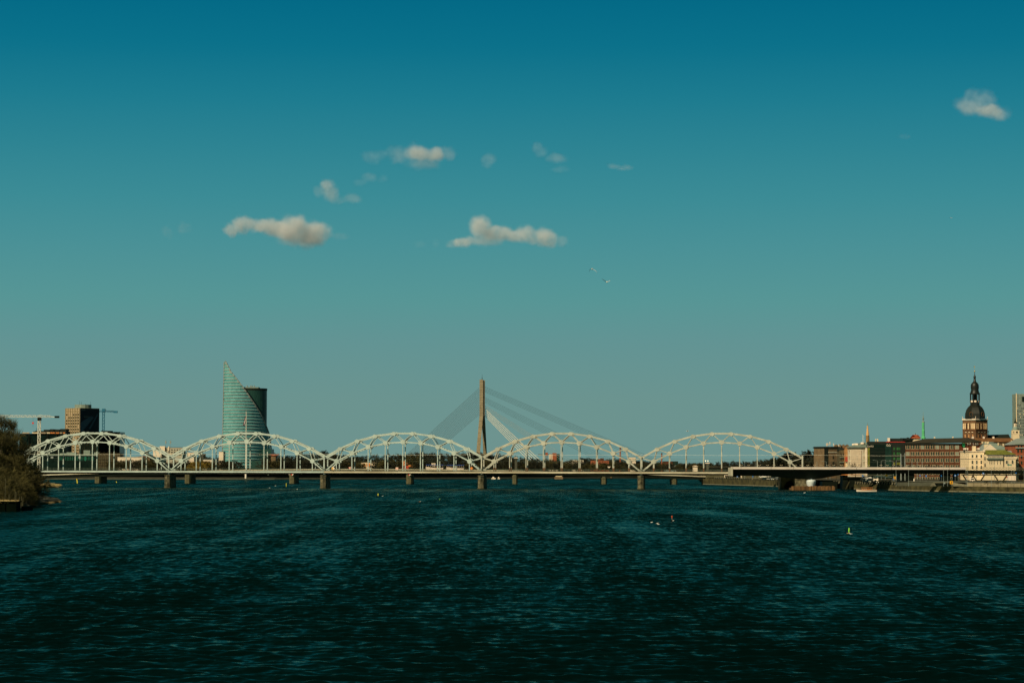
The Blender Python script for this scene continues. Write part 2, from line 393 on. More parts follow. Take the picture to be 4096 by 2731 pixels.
# local frame: x along the bridge, y across it (0 = near truss), z up
DZ = 9.73
UP_ = [(5.02, 19.65), (15.04, 18.3), (24.8, 15.6), (34.1, 11.5), (42.56, 6.7)]
LO_ = [(0, 15.0), (9.52, 14.4), (18.8, 12.4), (27.6, 9.0), (36.0, 4.7)]
upper = [(-x, z) for x, z in UP_[::-1]] + UP_
lower = [(-x, z) for x, z in LO_[::-1][:-1]] + LO_
XC = [S0 + LSP * (i + .5) for i in range(5)]
TW = 9.2
def V3(c, y, p): return Vector((c + p[0], y, DZ + p[1]))
for i, c in enumerate(XC):
    pm = MT['bridge_paint'] if i < 3 else MT['bridge_paint_worn']
    for y in (0, TW):
        b = MB()
        for a, d in zip(upper[:-1], upper[1:]): b.bar(V3(c, y, a), V3(c, y, d), .8, .8)
        for a in upper[1:-1]: b.wall([(c + a[0] + q * math.cos(t), DZ + a[1] - .25 + q * .8 * math.sin(t)) for q, t in [(1.35, math.radians(22.5 + 45 * k)) for k in range(8)]], y - .52, y + .52)
        ch = b.build('arch_chord', pm, rb_)
        b = MB(); lo = [(-41.2, .2)] + lower + [(41.2, .2)]
        for a, d in zip(lo[:-1], lo[1:]): b.bar(V3(c, y, a), V3(c, y, d), .65, .6)
        for a in lower: b.wall([(c + a[0] + 1.3 * math.cos(t), DZ + a[1] + 1.3 * math.sin(t)) for t in [math.radians(22.5 + 45 * k) for k in range(8)]], y - .5, y + .5)
        b.build('lower_chord', pm, ch)
        b = MB()
        for k, l in enumerate(lower):
            for u in (upper[k], upper[k + 1]): b.bar(V3(c, y, l), V3(c, y, u), .36, .36)
        b.build('web_diagonal', pm, ch)
        for l in lower:
            hb = MB(); p = V3(c, y, l); hb.box(p.x - .23, p.x + .23, y - .23, y + .23, DZ + .2, p.z - 1)
            hb.box(p.x - .26, p.x + .26, y - .26, y + .26, DZ - .5, DZ + 1.3, 1 if i > 2 or (y and k % 2) else 0)
            hb.build('hanger', [pm, MT['rust']], ch)
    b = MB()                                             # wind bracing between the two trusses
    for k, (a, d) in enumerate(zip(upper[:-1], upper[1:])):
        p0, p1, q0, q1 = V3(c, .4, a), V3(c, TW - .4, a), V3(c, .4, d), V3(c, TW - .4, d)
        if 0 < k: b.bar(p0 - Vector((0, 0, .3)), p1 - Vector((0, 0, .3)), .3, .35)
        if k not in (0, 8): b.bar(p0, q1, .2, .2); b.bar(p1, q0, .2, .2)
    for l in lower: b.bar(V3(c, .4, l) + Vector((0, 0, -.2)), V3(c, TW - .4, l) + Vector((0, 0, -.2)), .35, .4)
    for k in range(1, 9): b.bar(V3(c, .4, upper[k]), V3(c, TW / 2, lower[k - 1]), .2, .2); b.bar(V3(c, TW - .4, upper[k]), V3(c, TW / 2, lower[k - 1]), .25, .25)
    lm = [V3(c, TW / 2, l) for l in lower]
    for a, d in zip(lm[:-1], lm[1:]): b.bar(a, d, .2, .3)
    b.build('wind_bracing', MT['bracing_shade'], rb_)
    b = MB(); x0, x1 = c - LSP / 2 + .05, c + LSP / 2 - .05   # deck of this span
    if i < 3: gm = MT['bridge_paint'] if i < 2 else MT['girder_paint']
    else: gm = MT['girder_paint']
    b.box(x0, x1, -1.7, -1.1, DZ - 1.55, DZ - .62, 0)
    b.box(x0, x1, -1.78, -1.0, DZ - .61, DZ - .42, 2); b.box(x0, x1, -1.74, -1.0, DZ - 1.75, DZ - 1.56, 2)
    b.build('footway_girder', [gm, MT['rust'], MT['dark_steel_shade']], rb_)
    b = MB(); b.box(x0, x1, -1.0, TW + 1.5, DZ - .75, DZ - .4); b.box(x0, x1, .3, 1.1, DZ - 2.3, DZ - .75); b.box(x0, x1, TW - .3, TW + .5, DZ - 2.3, DZ - .75)
    for k in range(20): b.box(x0 + 4.2 * k + 2, x0 + 4.2 * k + 2.4, -1.0, TW + 1, DZ - 1.9, DZ - .76)
    b.build('track_deck', MT['dark_steel_shade'], rb_)
    b = MB()
    for k in range(int(LSP / 2.1)): b.box(x0 + 2.1 * k + .5, x0 + 2.1 * k + .6, -1.6, -1.5, DZ - .42, DZ + .75)
    for z in (DZ + .1, DZ + .42, DZ + .72): b.box(x0, x1, -1.62, -1.48, z, z + .07)
    b.build('railing', MT['rail_steel'], rb_)
# piers
for i in range(6):
    x = S0 + LSP * i
    e = MB()
    w = 1.8
    if 0 < i < 5:
        for y in (-3.2, TW + 3.2):
            n0 = len(e.v)
        out_ = [(x - w, -2.0), (x - w * .8, -4.2), (x, -5.0), (x + w * .8, -4.2), (x + w, -2.0), (x + w, TW - .5), (x, TW + 1), (x - w, TW - .5)]
        out_ = out_[::1]
        def sc(s_, dx=0): return [(x + (px_ - x) * s_, py_ + (s_ - 1) * (py_ - TW / 2) * .25) for px_, py_ in out_]
        e.prism(sc(1.12), -1, .45, 1); e.prism(sc(1.0), .45, 5.4, 0); e.prism(sc(.94), 5.4, 6.3, 0); e.prism(sc(1.04), 6.3, 6.95, 0); e.prism(sc(.86), 6.95, 7.3, 2)
        e.build('pier', [MT['pier_stone'], MT['pier_base'], MT['dark_steel_shade']], rb_)
        q = MB(); q.box(x - 1.7, x + 1.7, -.5, .5, DZ - .4, DZ + .35); q.box(x - .32, x + .32, -1.35, -.95, DZ - 2.2, DZ + 7.6); q.box(x - .30, x + .30, TW + .6, TW + 1, DZ - 2, DZ + 7.6)
        q.box(x - 1.4, x + 1.4, TW - .5, TW + .5, DZ - .4, DZ + .35); q.box(x - .8, x + .8, -.5, TW + .5, 7.2, DZ - .7)
        q.build('portal_post', MT['bridge_paint_worn' if i > 2 else 'bridge_paint'], rb_)
    else:
        e.box(x - 4, x + 5, -3, TW + 3, -1, 7.2); e.box(x - 4.3, x + 5.3, -3.3, TW + 3.3, 6.5, 7.21 + .1)
        e.build('abutment', MT['pier_stone'], rb_)
        q = MB(); q.box(x - .32, x + .32, -1.35, -.95, DZ - 1.2, DZ + 8); q.box(x - .32, x + .32, TW + .6, TW + 1, DZ - 1, DZ + 8)
        q.build('portal_post', MT['bridge_paint_worn'], rb_)
for k, (z, y) in enumerate(((DZ + 8.4, -1.1), (DZ + 6.3, 2.5), (DZ + 6.3, 6.7), (DZ + 5.0, 4.6))):
    b = MB(); x = S0
    while x < S0 + LSP * 6.3:
        b.bar((x, y, z), (x + LSP / 2, y, z - .35), .06, .06); b.bar((x + LSP / 2, y, z - .35), (x + LSP, y, z), .06, .06); x += LSP
    b.build('overhead_wire', MT['cable_bright_glint' if k == 0 else 'rail_steel'], rb_)
def diamond(name, px, py, label, mats, size=1.35, square=False, Yl=None):
    """flat board on a short post fixed to the footway rail"""
    sy = Yl
    r = W(px, py, 1000.); rr = (r.x) / 1000
    s_ = ZB * rr / (math.cos(TH) + rr * math.sin(TH))
    p = Vector((0, ZB, 0)) + UB * s_ - NB * 2.0
    z = HZ(py, p.y, px); s2 = size
    b = MB(); 
    if square: b.box(-s2 * .8, s2 * .8, -.06, .06, -s2 * .8, s2 * .8, 0)
    else: b.wall([(-s2, 0), (0, -s2), (0, s2)], -.06, .06, 0); b.wall([(0, -s2), (s2, 0), (0, s2)], -.06, .06, 1)
    if square:
        for k in (-1, 1): b.wall([(k * .75, .45), (k * .75, .1), (0, -.35), (0, .05)][::-k], -.09, -.06, 1)
    e = empty(name, (p.x, p.y, z), label, 'sign', 'navigation boards on the railway bridge', rz=-TH)
    b.build('board', mats, e)
    q = MB(); q.box(-.07, .07, .065, .2, -s2 - .6, s2 * .5); q.build('post', MT['dark_steel_shade'], e)
diamond('navigation_sign', 1335, 1872.5, 'diamond board, orange left half and cream right half, right of the second pier', [MT['sign_orange'], MT['sign_white']], .95)
diamond('navigation_sign', 1887.5, 1872.5, 'plain orange diamond board just left of the third pier', [MT['orange_paint'], MT['orange_paint']], .9)
diamond('navigation_sign', 1402, 1871, 'square white board with a red notch, left one of the two in the third arch', [MT['sign_white'], MT['sign_red']], .62, True)
diamond('navigation_sign', 1590, 1873.5, 'square white board with a red notch, right one of the two in the third arch', [MT['sign_white'], MT['sign_red']], .88, True)
diamond('navigation_sign', 2437, 1868, 'small plain white board in the right half of the fourth arch', [MT['sign_white'], MT['sign_white']], .42, True)

# ------------------------------------------------------------------ low stone-pier road bridge behind
YS = 1600.0
def deck_z(px):
    t = (px - 1500) / 1300.
    return 9.85 - 3.9 * t * t - .25 * max(0, t)
sb = empty('road_bridge', (0, YS, 0), 'low long road bridge on six stone piers behind the railway bridge', 'bridge')
pts = [-500, 100, 397, 560, 752, 960, 1170, 1400, 1638, 1850, 2060, 2240, 2417, 2560, 2699, 2822]
b = MB(); b2 = MB(); b3 = MB()
for a, c in zip(pts[:-1], pts[1:]):
    xa, xc, za, zc = GX(a, YS), GX(c, YS), deck_z(max(a, 100)), deck_z(c)
    for mb, dy0, dy1, d0, d1 in ((b, -.6, 24.6, -.75, -.1), (b2, .2, 23.8, -2.75, -.752)):
        mb.add([(xa, dy0, za + d0), (xc, dy0, zc + d0), (xc, dy0, zc + d1), (xa, dy0, za + d1), (xa, dy1, za + d0), (xc, dy1, zc + d0), (xc, dy1, zc + d1), (xa, dy1, za + d1)],
               [(0, 1, 2, 3), (3, 2, 6, 7), (5, 4, 7, 6), (1, 0, 4, 5)])
    n = 10
    for k in range(n):
        x = xa + (xc - xa) * k / n; z = za + (zc - za) * k / n; b3.box(x - .06, x + .06, -.4, -.3, z - .1, z + .95)
    for d in (.5, .9): b3.bar((xa, -.35, za + d), (xc, -.35, zc + d), .07, .08)
b.build('deck_edge', MT['girder_paint'], sb); b2.build('girder', MT['dark_steel_shade'], sb); b3.build('railing', MT['dark_steel_shade'], sb)
for px in (397, 752, 1170, 1638, 2060, 2417, 2699):
    x = GX(px, YS); w = 2.25 if px < 1800 else 1.75
    e = MB(); o8 = [(x - w, 2), (x - w * .9, 0), (x - w * .45, -1.2), (x + w * .45, -1.2), (x + w * .9, 0), (x + w, 2), (x + w, 23), (x - w, 23)]
    if px == 397: o8 = [(q[0] - .8, q[1]) for q in o8]
    top = deck_z(px) - 2.76
    e.prism(o8, -1, top - .9 if px > 2000 else top, 0)
    if px > 2000: e.prism([(x + (q[0] - x) * 1.18, q[1] - .2) for q in o8], top - 1.6, top - .9 + .01, 0); e.prism([(x + (q[0] - x) * .8, q[1] + .3) for q in o8], top - .89, top, 0)
    e.build('pier', MT['stone_pier'], sb, )
e = MB(); xa = GX(2822, YS); e.box(xa, xa + 17, -1, 24, -1, 7.0); e.box(xa - .3, xa + 60, 2, 24, 4.4, 7.4)
e.build('abutment', MT['stone_pier'], sb)
def small_diamond(px, py, lab):
    e = empty('navigation_sign', (GX(px, YS - 2.2), YS - 2.2, HZ(py, YS, px)), lab, 'sign', 'diamond boards on the road bridge piers')
    b = MB(); b.wall([(-.95, 0), (0, -.95), (0, .95)], -.05, .05, 0); b.wall([(0, -.95), (.95, 0), (0, .95)], -.05, .05, 1); b.build('board', [MT['sign_red'], MT['sign_white']], e)
    q = MB(); q.box(-.08, .08, .055, .9, -.3, .3); q.build('bracket', MT['dark_steel_shade'], e)
small_diamond(1169, 1896, 'small red and white diamond board just left of the second railway pier')
small_diamond(1638, 1897, 'small red and white diamond board on the pier in the middle of the third arch')
# ------------------------------------------------------------------ cable-stayed bridge far behind
YC = 2739.0; mc = M(YC)
cb = empty('cable_stayed_bridge', (0, YC, 0), 'tall concrete A-shaped pylon with fans of stay cables and a low deck', 'bridge')
def cz(py, px=1928): return HZ(py, YC, px)
def cxx(px, py=1700): return W(px, py, YC).x
zt, zs, zd = cz(1518), cz(1662), cz(1867)
xl, xr = cxx(1918), cxx(1939.5)
b = MB(); b.box(xl, xl + 4.0, -4.6, 4.6, zs, zt); b.box(xl + 4.0, xr, -3.2, 4.6, zs, zt - .8); b.box(xl + 4.6, xr - .5, -3.6, -3.2, zs, zt - 2, 1)
for k in range(14): b.box(xl - .06, xl + 4.06, -4.66, 4.66, zs + 2.9 * k, zs + 2.9 * k + .16, 1)
b.build('pylon_head', [MT['concrete'], MT['concrete_dark']], cb)
for (x0, x1, y0, y1, b0, b1, yb) in ((xl, xl + 4.0, -4.6, -.6, cxx(1899.5), cxx(1914.5), -15), (xl + 2.4, xr, .2, 4.2, cxx(1936), cxx(1951.5), 11)):
    b = MB()
    for (t0, t1, m_) in [(k / 10, (k + .96) / 10, 0) for k in range(10)] + [(k / 10 + .096, k / 10 + .1, 1) for k in range(10)]:
        def sec(t):
            z = zs + (3 - zs) * t; L_ = lambda u, v: u + (v - u) * t
            return [(L_(x0, b0), L_(y0, yb), z), (L_(x1, b1), L_(y0, yb), z), (L_(x1, b1), L_(y1, yb + 4.4), z), (L_(x0, b0), L_(y1, yb + 4.4), z)]
        a_, c_ = sec(t1), sec(t0)
        b.add(a_ + c_, [(0, 1, 5, 4), (1, 2, 6, 5), (2, 3, 7, 6), (3, 0, 4, 7), (3, 2, 1, 0), (4, 5, 6, 7)], m_)
    b.build('pylon_leg', [MT['concrete'], MT['concrete_dark']], cb)
b = MB(); b.tube((cxx(1928), 0, zt), (cxx(1928), 0, cz(1497)), .16, .08); b.tube((cxx(1928), 0, zt), (cxx(1928), 0, cz(1509)), .35, .3); b.build('mast', MT['dark_steel_shade'], cb)
b = MB(); x0, x1 = cxx(1560, 1865), cxx(3260, 1865)
b.box(x0, x1, -10, 10, zd - 2.9, zd - .35); b.build('deck_girder', MT['dark_steel_shade'], cb)
b = MB(); b.box(x0, x1, -11.2, 11.2, zd - .34, zd + .1)
for k in range(int((x1 - x0) / 5)): b.box(x0 + 5 * k, x0 + 5 * k + .3, -11, -10.8, zd + .1, zd + 1.2)
b.box(x0, x1, -11.1, -10.9, zd + 1.0, zd + 1.25); b.build('railing', MT['concrete_dark'], cb)
def cable(p, q, mt, r): 
    b = MB(); b.tube(p, q, r, r, 5); b.build('cable', mt, cb)
for k in range(17):
    t = k / 16.
    cable((cxx(1917), 0, cz(1551 + 106 * t)), (cxx(1614 + 95 * t, 1829), 0, cz(1829 + 6 * t, 1650)), MT['cable'], .14)
for (ya, yb_, xa, xb, mt, n, r) in ((1546, 1566, 2700, 2640, 'cable', 5, .11), (1588, 1608, 2510, 2445, 'cable', 5, .10), (1620, 1634, 2335, 2290, 'cable_pale', 4, .12), (1632, 1660, 2190, 2140, 'cable_bright_glint', 5, .30)):  # last group thick and near white, sun glint put into colour and radius
    for k in range(n):
        t = k / (n - 1)
        x = xa + (xb - xa) * t
        cable((cxx(1937), -1 + .4 * k, cz(ya + (yb_ - ya) * t)), (cxx(x, 1865), 0, zd), MT[mt], r)
for x in (2300, 2560, 2800):
    pass
# ------------------------------------------------------------------ new concrete bridge arm on the right
YV = 1240.0
nv = empty('concrete_viaduct', (0, YV, 0), 'unfinished concrete bridge arm with a pale parapet cutting in from the right', 'bridge')
vx = lambda px: GX(px, YV)
vz = lambda py, px=3300: HZ(py, YV, px)
zt = vz(1867.5, 3300)
X0, X1 = vx(2927), vx(3856)
b = MB(); b.box(X0 + .3, X1, -4.6, -4.2, zt - 1.15, zt); b.box(X0 + .3, X1, 9.2, 9.6, zt - 1.15, zt)
for px in (2960, 3080, 3170, 3240, 3420, 3560, 3700, 3790):
    x = vx(px); b.box(x, x + .12, -4.63, -4.6, zt - 1.14, zt - .02, 1)
b.build('parapet', [MT['new_concrete'], MT['concrete_dark']], nv)
b = MB(); b.box(X0, X1, -4.2, 9.2, zt - 1.4, zt - .8); b.build('deck_slab', MT['concrete_dark'], nv)
zu = vz(1901.5, 3000)
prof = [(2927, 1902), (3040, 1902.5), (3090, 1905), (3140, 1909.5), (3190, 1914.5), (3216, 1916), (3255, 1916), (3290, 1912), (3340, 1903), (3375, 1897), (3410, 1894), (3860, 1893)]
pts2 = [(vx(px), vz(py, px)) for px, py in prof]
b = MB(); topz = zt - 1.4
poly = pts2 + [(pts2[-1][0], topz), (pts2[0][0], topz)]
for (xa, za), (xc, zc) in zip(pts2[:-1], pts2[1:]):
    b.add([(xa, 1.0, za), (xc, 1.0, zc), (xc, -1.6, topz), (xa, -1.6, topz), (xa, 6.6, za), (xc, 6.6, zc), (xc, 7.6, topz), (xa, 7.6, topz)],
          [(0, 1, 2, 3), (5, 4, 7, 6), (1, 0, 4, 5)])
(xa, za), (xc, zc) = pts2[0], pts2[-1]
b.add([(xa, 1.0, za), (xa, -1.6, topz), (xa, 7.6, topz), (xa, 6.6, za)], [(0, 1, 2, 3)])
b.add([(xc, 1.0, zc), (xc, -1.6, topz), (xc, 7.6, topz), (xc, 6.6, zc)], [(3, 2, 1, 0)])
b.build('box_girder', MT['soffit_shade'], nv)
b = MB(); b.box(X0 - 1.0, X0 + .1, -4.8, 9.6, zu - .2, zt - .3); b.build('formwork', MT['plaster_grey'], nv)
b = MB(); cx_ = vx(3246)
b.lathe([(2.0, 2.0), (2.25, 3.2), (2.55, 4.4), (2.5, 5.0), (2.0, 5.3), (1.2, 5.35), (1.1, 5.9)], (cx_, 2.5, 0), 16, sy=1.6); b.build('pier', MT['white_cold'], nv)
# steel trestles further right carry the deck continuation
fw = empty('steel_falsework', (0, YV + 6, 0), 'rusty steel falsework deck on slanted props at the right edge', 'falsework')
xa, xc = X1 + .4, vx(4300)
b = MB(); b.box(xa, xc, -5, 5, zt - 2.1, zt - 1.5); b.box(xa, xc, -4, 4, zt - 4.1, zt - 3.6); b.build('deck', MT['dark_steel_shade'], fw)
b = MB(); n = 34
for k in range(n):
    x = xa + (xc - xa) * k / n; x2 = xa + (xc - xa) * (k + 1) / n
    b.bar((x, -4.7, zt - 1.5), (x2, -4.7, zt - .1), .09, .09); b.bar((x2, -4.7, zt - 1.5), (x, -4.7, zt - .1), .09, .09)
    b.box(x - .05, x + .05, -4.75, -4.65, zt - 1.5, zt)
b.box(xa, xc, -4.8, -4.6, zt - .1, zt + .02); b.build('lattice_rail', MT['quay_top'], fw)
b = MB()
for k in range(n): 
    x = xa + (xc - xa) * k / n; x2 = xa + (xc - xa) * (k + 1) / n
    b.bar((x, -3.9, zt - 3.6), (x2, -3.9, zt - 2.1) if k % 2 else (x2, -3.9, zt - 3.6), .22, .22, 0)
    if k % 2 == 0: b.bar((x, -3.9, zt - 2.1), (x2, -3.9, zt - 3.6), .22, .22, 0)
b.build('truss_web', MT['pier_base'], fw)
for px, s_ in ((3866, 1), (3888, -1), (3905, 1), (3932, -1), (3992, 1), (4022, -1), (4075, 1), (4102, -1)):
    x = vx(px); q = MB(); q.bar((x - s_ * 1.2, -3, zt - 4.1), (x + s_ * .9, -3, GZ), .6, .6); q.build('slanted_prop', MT['quay_stone' if px > 3895 else 'dark_steel_shade'], fw)

# railway approach behind the new arm; its shade is painted into the dark piers
ap = empty('railway_approach', (0, 1290, 0), 'dark railway approach piers and arched stone abutment in the shade of the concrete arm', 'viaduct')
ax = lambda px: GX(px, 1290); az = lambda py: HZ(py, 1290, 3200)
b = MB(); x0, x1 = ax(3124), ax(3178)
cxa, r_ = ax(3160), 3.1
arc = [(cxa + r_ * math.cos(t), 0.2 + 4.2 * math.sin(t)) for t in [math.pi * k / 10 for k in range(11)]]
out_ = [(x0, -1), (cxa - r_ - .01, -1)] + arc[::-1] + [(cxa + r_ + .01, -1), (x1, -1), (x1, 7.4), (x0, 7.4)]
b.wall(out_, 0, 14, 0); b.box(x0 - .4, x1 + .4, -.4, 0, 6.5, 7.2, 0); b.box(x0, x1, 9, 9.2, -1, 6, 1)
b.build('arched_abutment', [MT['quay_stone'], MT['dark_steel_shade']], ap)
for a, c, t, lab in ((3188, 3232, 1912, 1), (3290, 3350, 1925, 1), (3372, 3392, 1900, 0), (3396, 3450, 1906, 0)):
    b = MB(); b.box(ax(a), ax(c), 1, 12, -1, az(t)); b.build('pier', MT['dark_steel_shade'], ap)
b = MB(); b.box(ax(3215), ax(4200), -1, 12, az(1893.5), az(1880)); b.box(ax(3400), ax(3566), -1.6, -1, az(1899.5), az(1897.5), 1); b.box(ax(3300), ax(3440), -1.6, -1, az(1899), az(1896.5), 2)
for px, w_ in ((3597, 60), (3768, 34), (3820, 12)): b.box(ax(px), ax(px + w_), 0, 8, GZ, az(1893.4))  # dark boxes added as shading below the girder
b.build('deck_girder', [MT['dark_steel_shade'], MT['quay_top'], MT['orange_paint']], ap)
for px in (3252, 3378, 3418):
    q = MB(); q.bar((ax(px), -2, -.5), (ax(px + 17), -2, az(1925)), .5, .5); q.build('raking_strut', MT['quay_stone'], ap)
# cofferdam
cf = MB(); x = vx(3162); i = 0
while x < vx(3332):
    y = YV - 3.2 - (.35 if i % 2 else 0); cf.box(x, x + .72, y, y + .3, -1, 2.0 + .12 * ((i * 7) % 3)); x += .72; i += 1
cf.box(vx(3162), vx(3332), YV - 2.9, YV + 10, -1, 1.2)
tag(cf.build('cofferdam', MT['sheet_pile']), 'rusty sheet-pile cofferdam around the white pier head', 'cofferdam')
# balustrades: low stone posts with rails
def balustrade(name, px0, px1, Y0, Y1, z, n, lab, h=1.35, w=.42):
    e = empty(name, (GX(px0, Y0), Y0, z), lab, 'balustrade'); d = Vector((GX(px1, Y1) - GX(px0, Y0), Y1 - Y0, 0))
    for k in range(n + 1):
        p = d * (k / n); b = MB(); b.box(p.x - w, p.x + w, p.y - w, p.y + w, 0, h); b.box(p.x - w - .1, p.x + w + .1, p.y - w - .1, p.y + w + .1, h, h + .2); b.build('post', MT['quay_top'], e)
    b = MB(); b.bar((0, 0, h * .45), d + Vector((0, 0, h * .45)), .1, h * .5); b.bar((0, 0, .15), d + Vector((0, 0, .15)), .6, .3); b.build('rail', MT['dark_steel_shade'], e)
balustrade('balustrade', 3422, 3590, 1291, 1233, 2.75, 17, 'row of stone posts on the quay right of the dark approach piers', 1.2, .34)
balustrade('balustrade', 3336, 3398, 1320, 1302, 2.8, 6, 'short row of stone posts between the white pier head and the dark approach piers', 1.2, .34)
balustrade('balustrade', 3012, 3118, 1498, 1444, 3.7, 19, 'long stone balustrade on the quay left of the arched abutment', 1.25, .3)
balustrade('balustrade', 2860, 3008, 1578, 1502, 3.7, 20, 'long stone balustrade on the quay beside the road bridge abutment', 1.25, .3)
# pale barrier wall and pieces on the right quay
bw = MB(); pts3 = [P2(3868, 1164), P2(3925, 1156), P2(4250, 1108)]
for (a, c) in zip(pts3[:-1], pts3[1:]):
    n = max(2, int((c[0] - a[0]) / 2.2))
    for k in range(n):
        p = (a[0] + (c[0] - a[0]) * k / n, a[1] + (c[1] - a[1]) * k / n); q = (a[0] + (c[0] - a[0]) * (k + .93) / n, a[1] + (c[1] - a[1]) * (k + .93) / n)
        bw.bar((p[0], p[1], 3.55), (q[0], q[1], 3.55), .3, 1.75)
tag(bw.build('barrier_wall', MT['concrete']), 'pale panelled concrete barrier wall on the quay at the right edge', 'barrier wall')
rp_ = MB(); a, c = P2(3812, 1172), P2(3905, 1160)
rp_.add([(a[0], a[1], 2.75), (c[0], c[1], 2.75), (c[0], c[1], 2.9), (a[0], a[1], 4.5), (a[0], a[1] + 6, 2.75), (c[0], c[1] + 6, 2.75), (c[0], c[1] + 6, 2.9), (a[0], a[1] + 6, 4.5)],
        [(0, 1, 2, 3), (3, 2, 6, 7), (0, 3, 7, 4), (4, 7, 6, 5)])
tag(rp_.build('ramp', MT['quay_top']), kind='structure', label='pale ramp wedge rising to the road behind the quay wall')
ld = MB(); ld.wall([(GX(3560, 1210), 2.75), (GX(3812, 1180), 2.75), (GX(3812, 1180), 4.5), (GX(3560, 1210), 4.5)], 1186, 1188)
tag(ld.build('upper_bank_wall', MT['concrete_dark']), kind='structure', label='upper wall carrying the bank road')
# ------------------------------------------------------------------ building helpers
ORD = ['first', 'second', 'third', 'fourth', 'fifth', 'sixth', 'seventh', 'eighth', 'ninth', 'tenth', 'eleventh', 'twelfth', 'thirteenth', 'fourteenth', 'fifteenth', 'sixteenth', 'seventeenth', 'eighteenth', 'nineteenth', 'twentieth']
WCACHE = {}
def window_mesh(w, h, fm, gm, style):
    k = (round(w, 2), round(h, 2), fm, gm, style)
    if k in WCACHE: return WCACHE[k]
    b = MB(); t = min(.16, w * .12); pr = -.12 if style != 'deep' else -.35
    b.box(-w / 2, w / 2, -.04, 0, 0, h, 1)
    jw = t * 1.5 if style in ('double', 'deep') else t
    b.box(-w / 2 - jw, -w / 2, pr, 0, -.1, h + .1, 0); b.box(w / 2, w / 2 + t, pr, 0, -.1, h + .1, 0)
    b.box(-w / 2, w / 2, pr, 0, h, h + .12, 0); b.box(-w / 2 - t, w / 2 + t, pr * 1.5, 0, -.28, -.102, 0)
    if style in ('double', 'deep'): b.box(-.13, .13, -.2, -.041, 0, h, 0)
    elif h > 1.6: b.box(-w / 2, w / 2, -.07, -.041, h * .62, h * .68, 0)
    me = bpy.data.meshes.new('window'); me.from_pydata(b.v, [], b.f); me.materials.append(MT[fm]); me.materials.append(MT[gm])
    me.polygons.foreach_set('material_index', b.m); WCACHE[k] = me; return me
def facade(e, p0, p1, us, w, zs, fm='plaster_cream', gm='glass_dark', style='plain', alt=None, skip=()):
    """windows on the vertical face p0 -> p1 (seen with p0 on the left), us = fractions, zs = (z bottom, z top); coordinates local to e"""
    p0 = Vector((p0[0], p0[1], 0)); p1 = Vector((p1[0], p1[1], 0)); d = p1 - p0; a = math.atan2(d.y, d.x)
    n_ = Vector((d.y, -d.x, 0)).normalized()
    for r_, (z0, z1) in enumerate(zs):
        for c_, u in enumerate(us):
            if (r_, c_) in skip: continue
            g_ = gm
            if alt and R.random() < alt[1]: g_ = alt[0]
            o = bpy.data.objects.new('window', window_mesh(w, z1 - z0, fm, g_, style)); link(o, e)
            q = p0 + d * u + n_ * .01; o.location = (q.x, q.y, z0); o.rotation_euler = (0, 0, a)
def lin_(a, c, n): return [a + (c - a) * (i + .5) / n for i in range(n)]
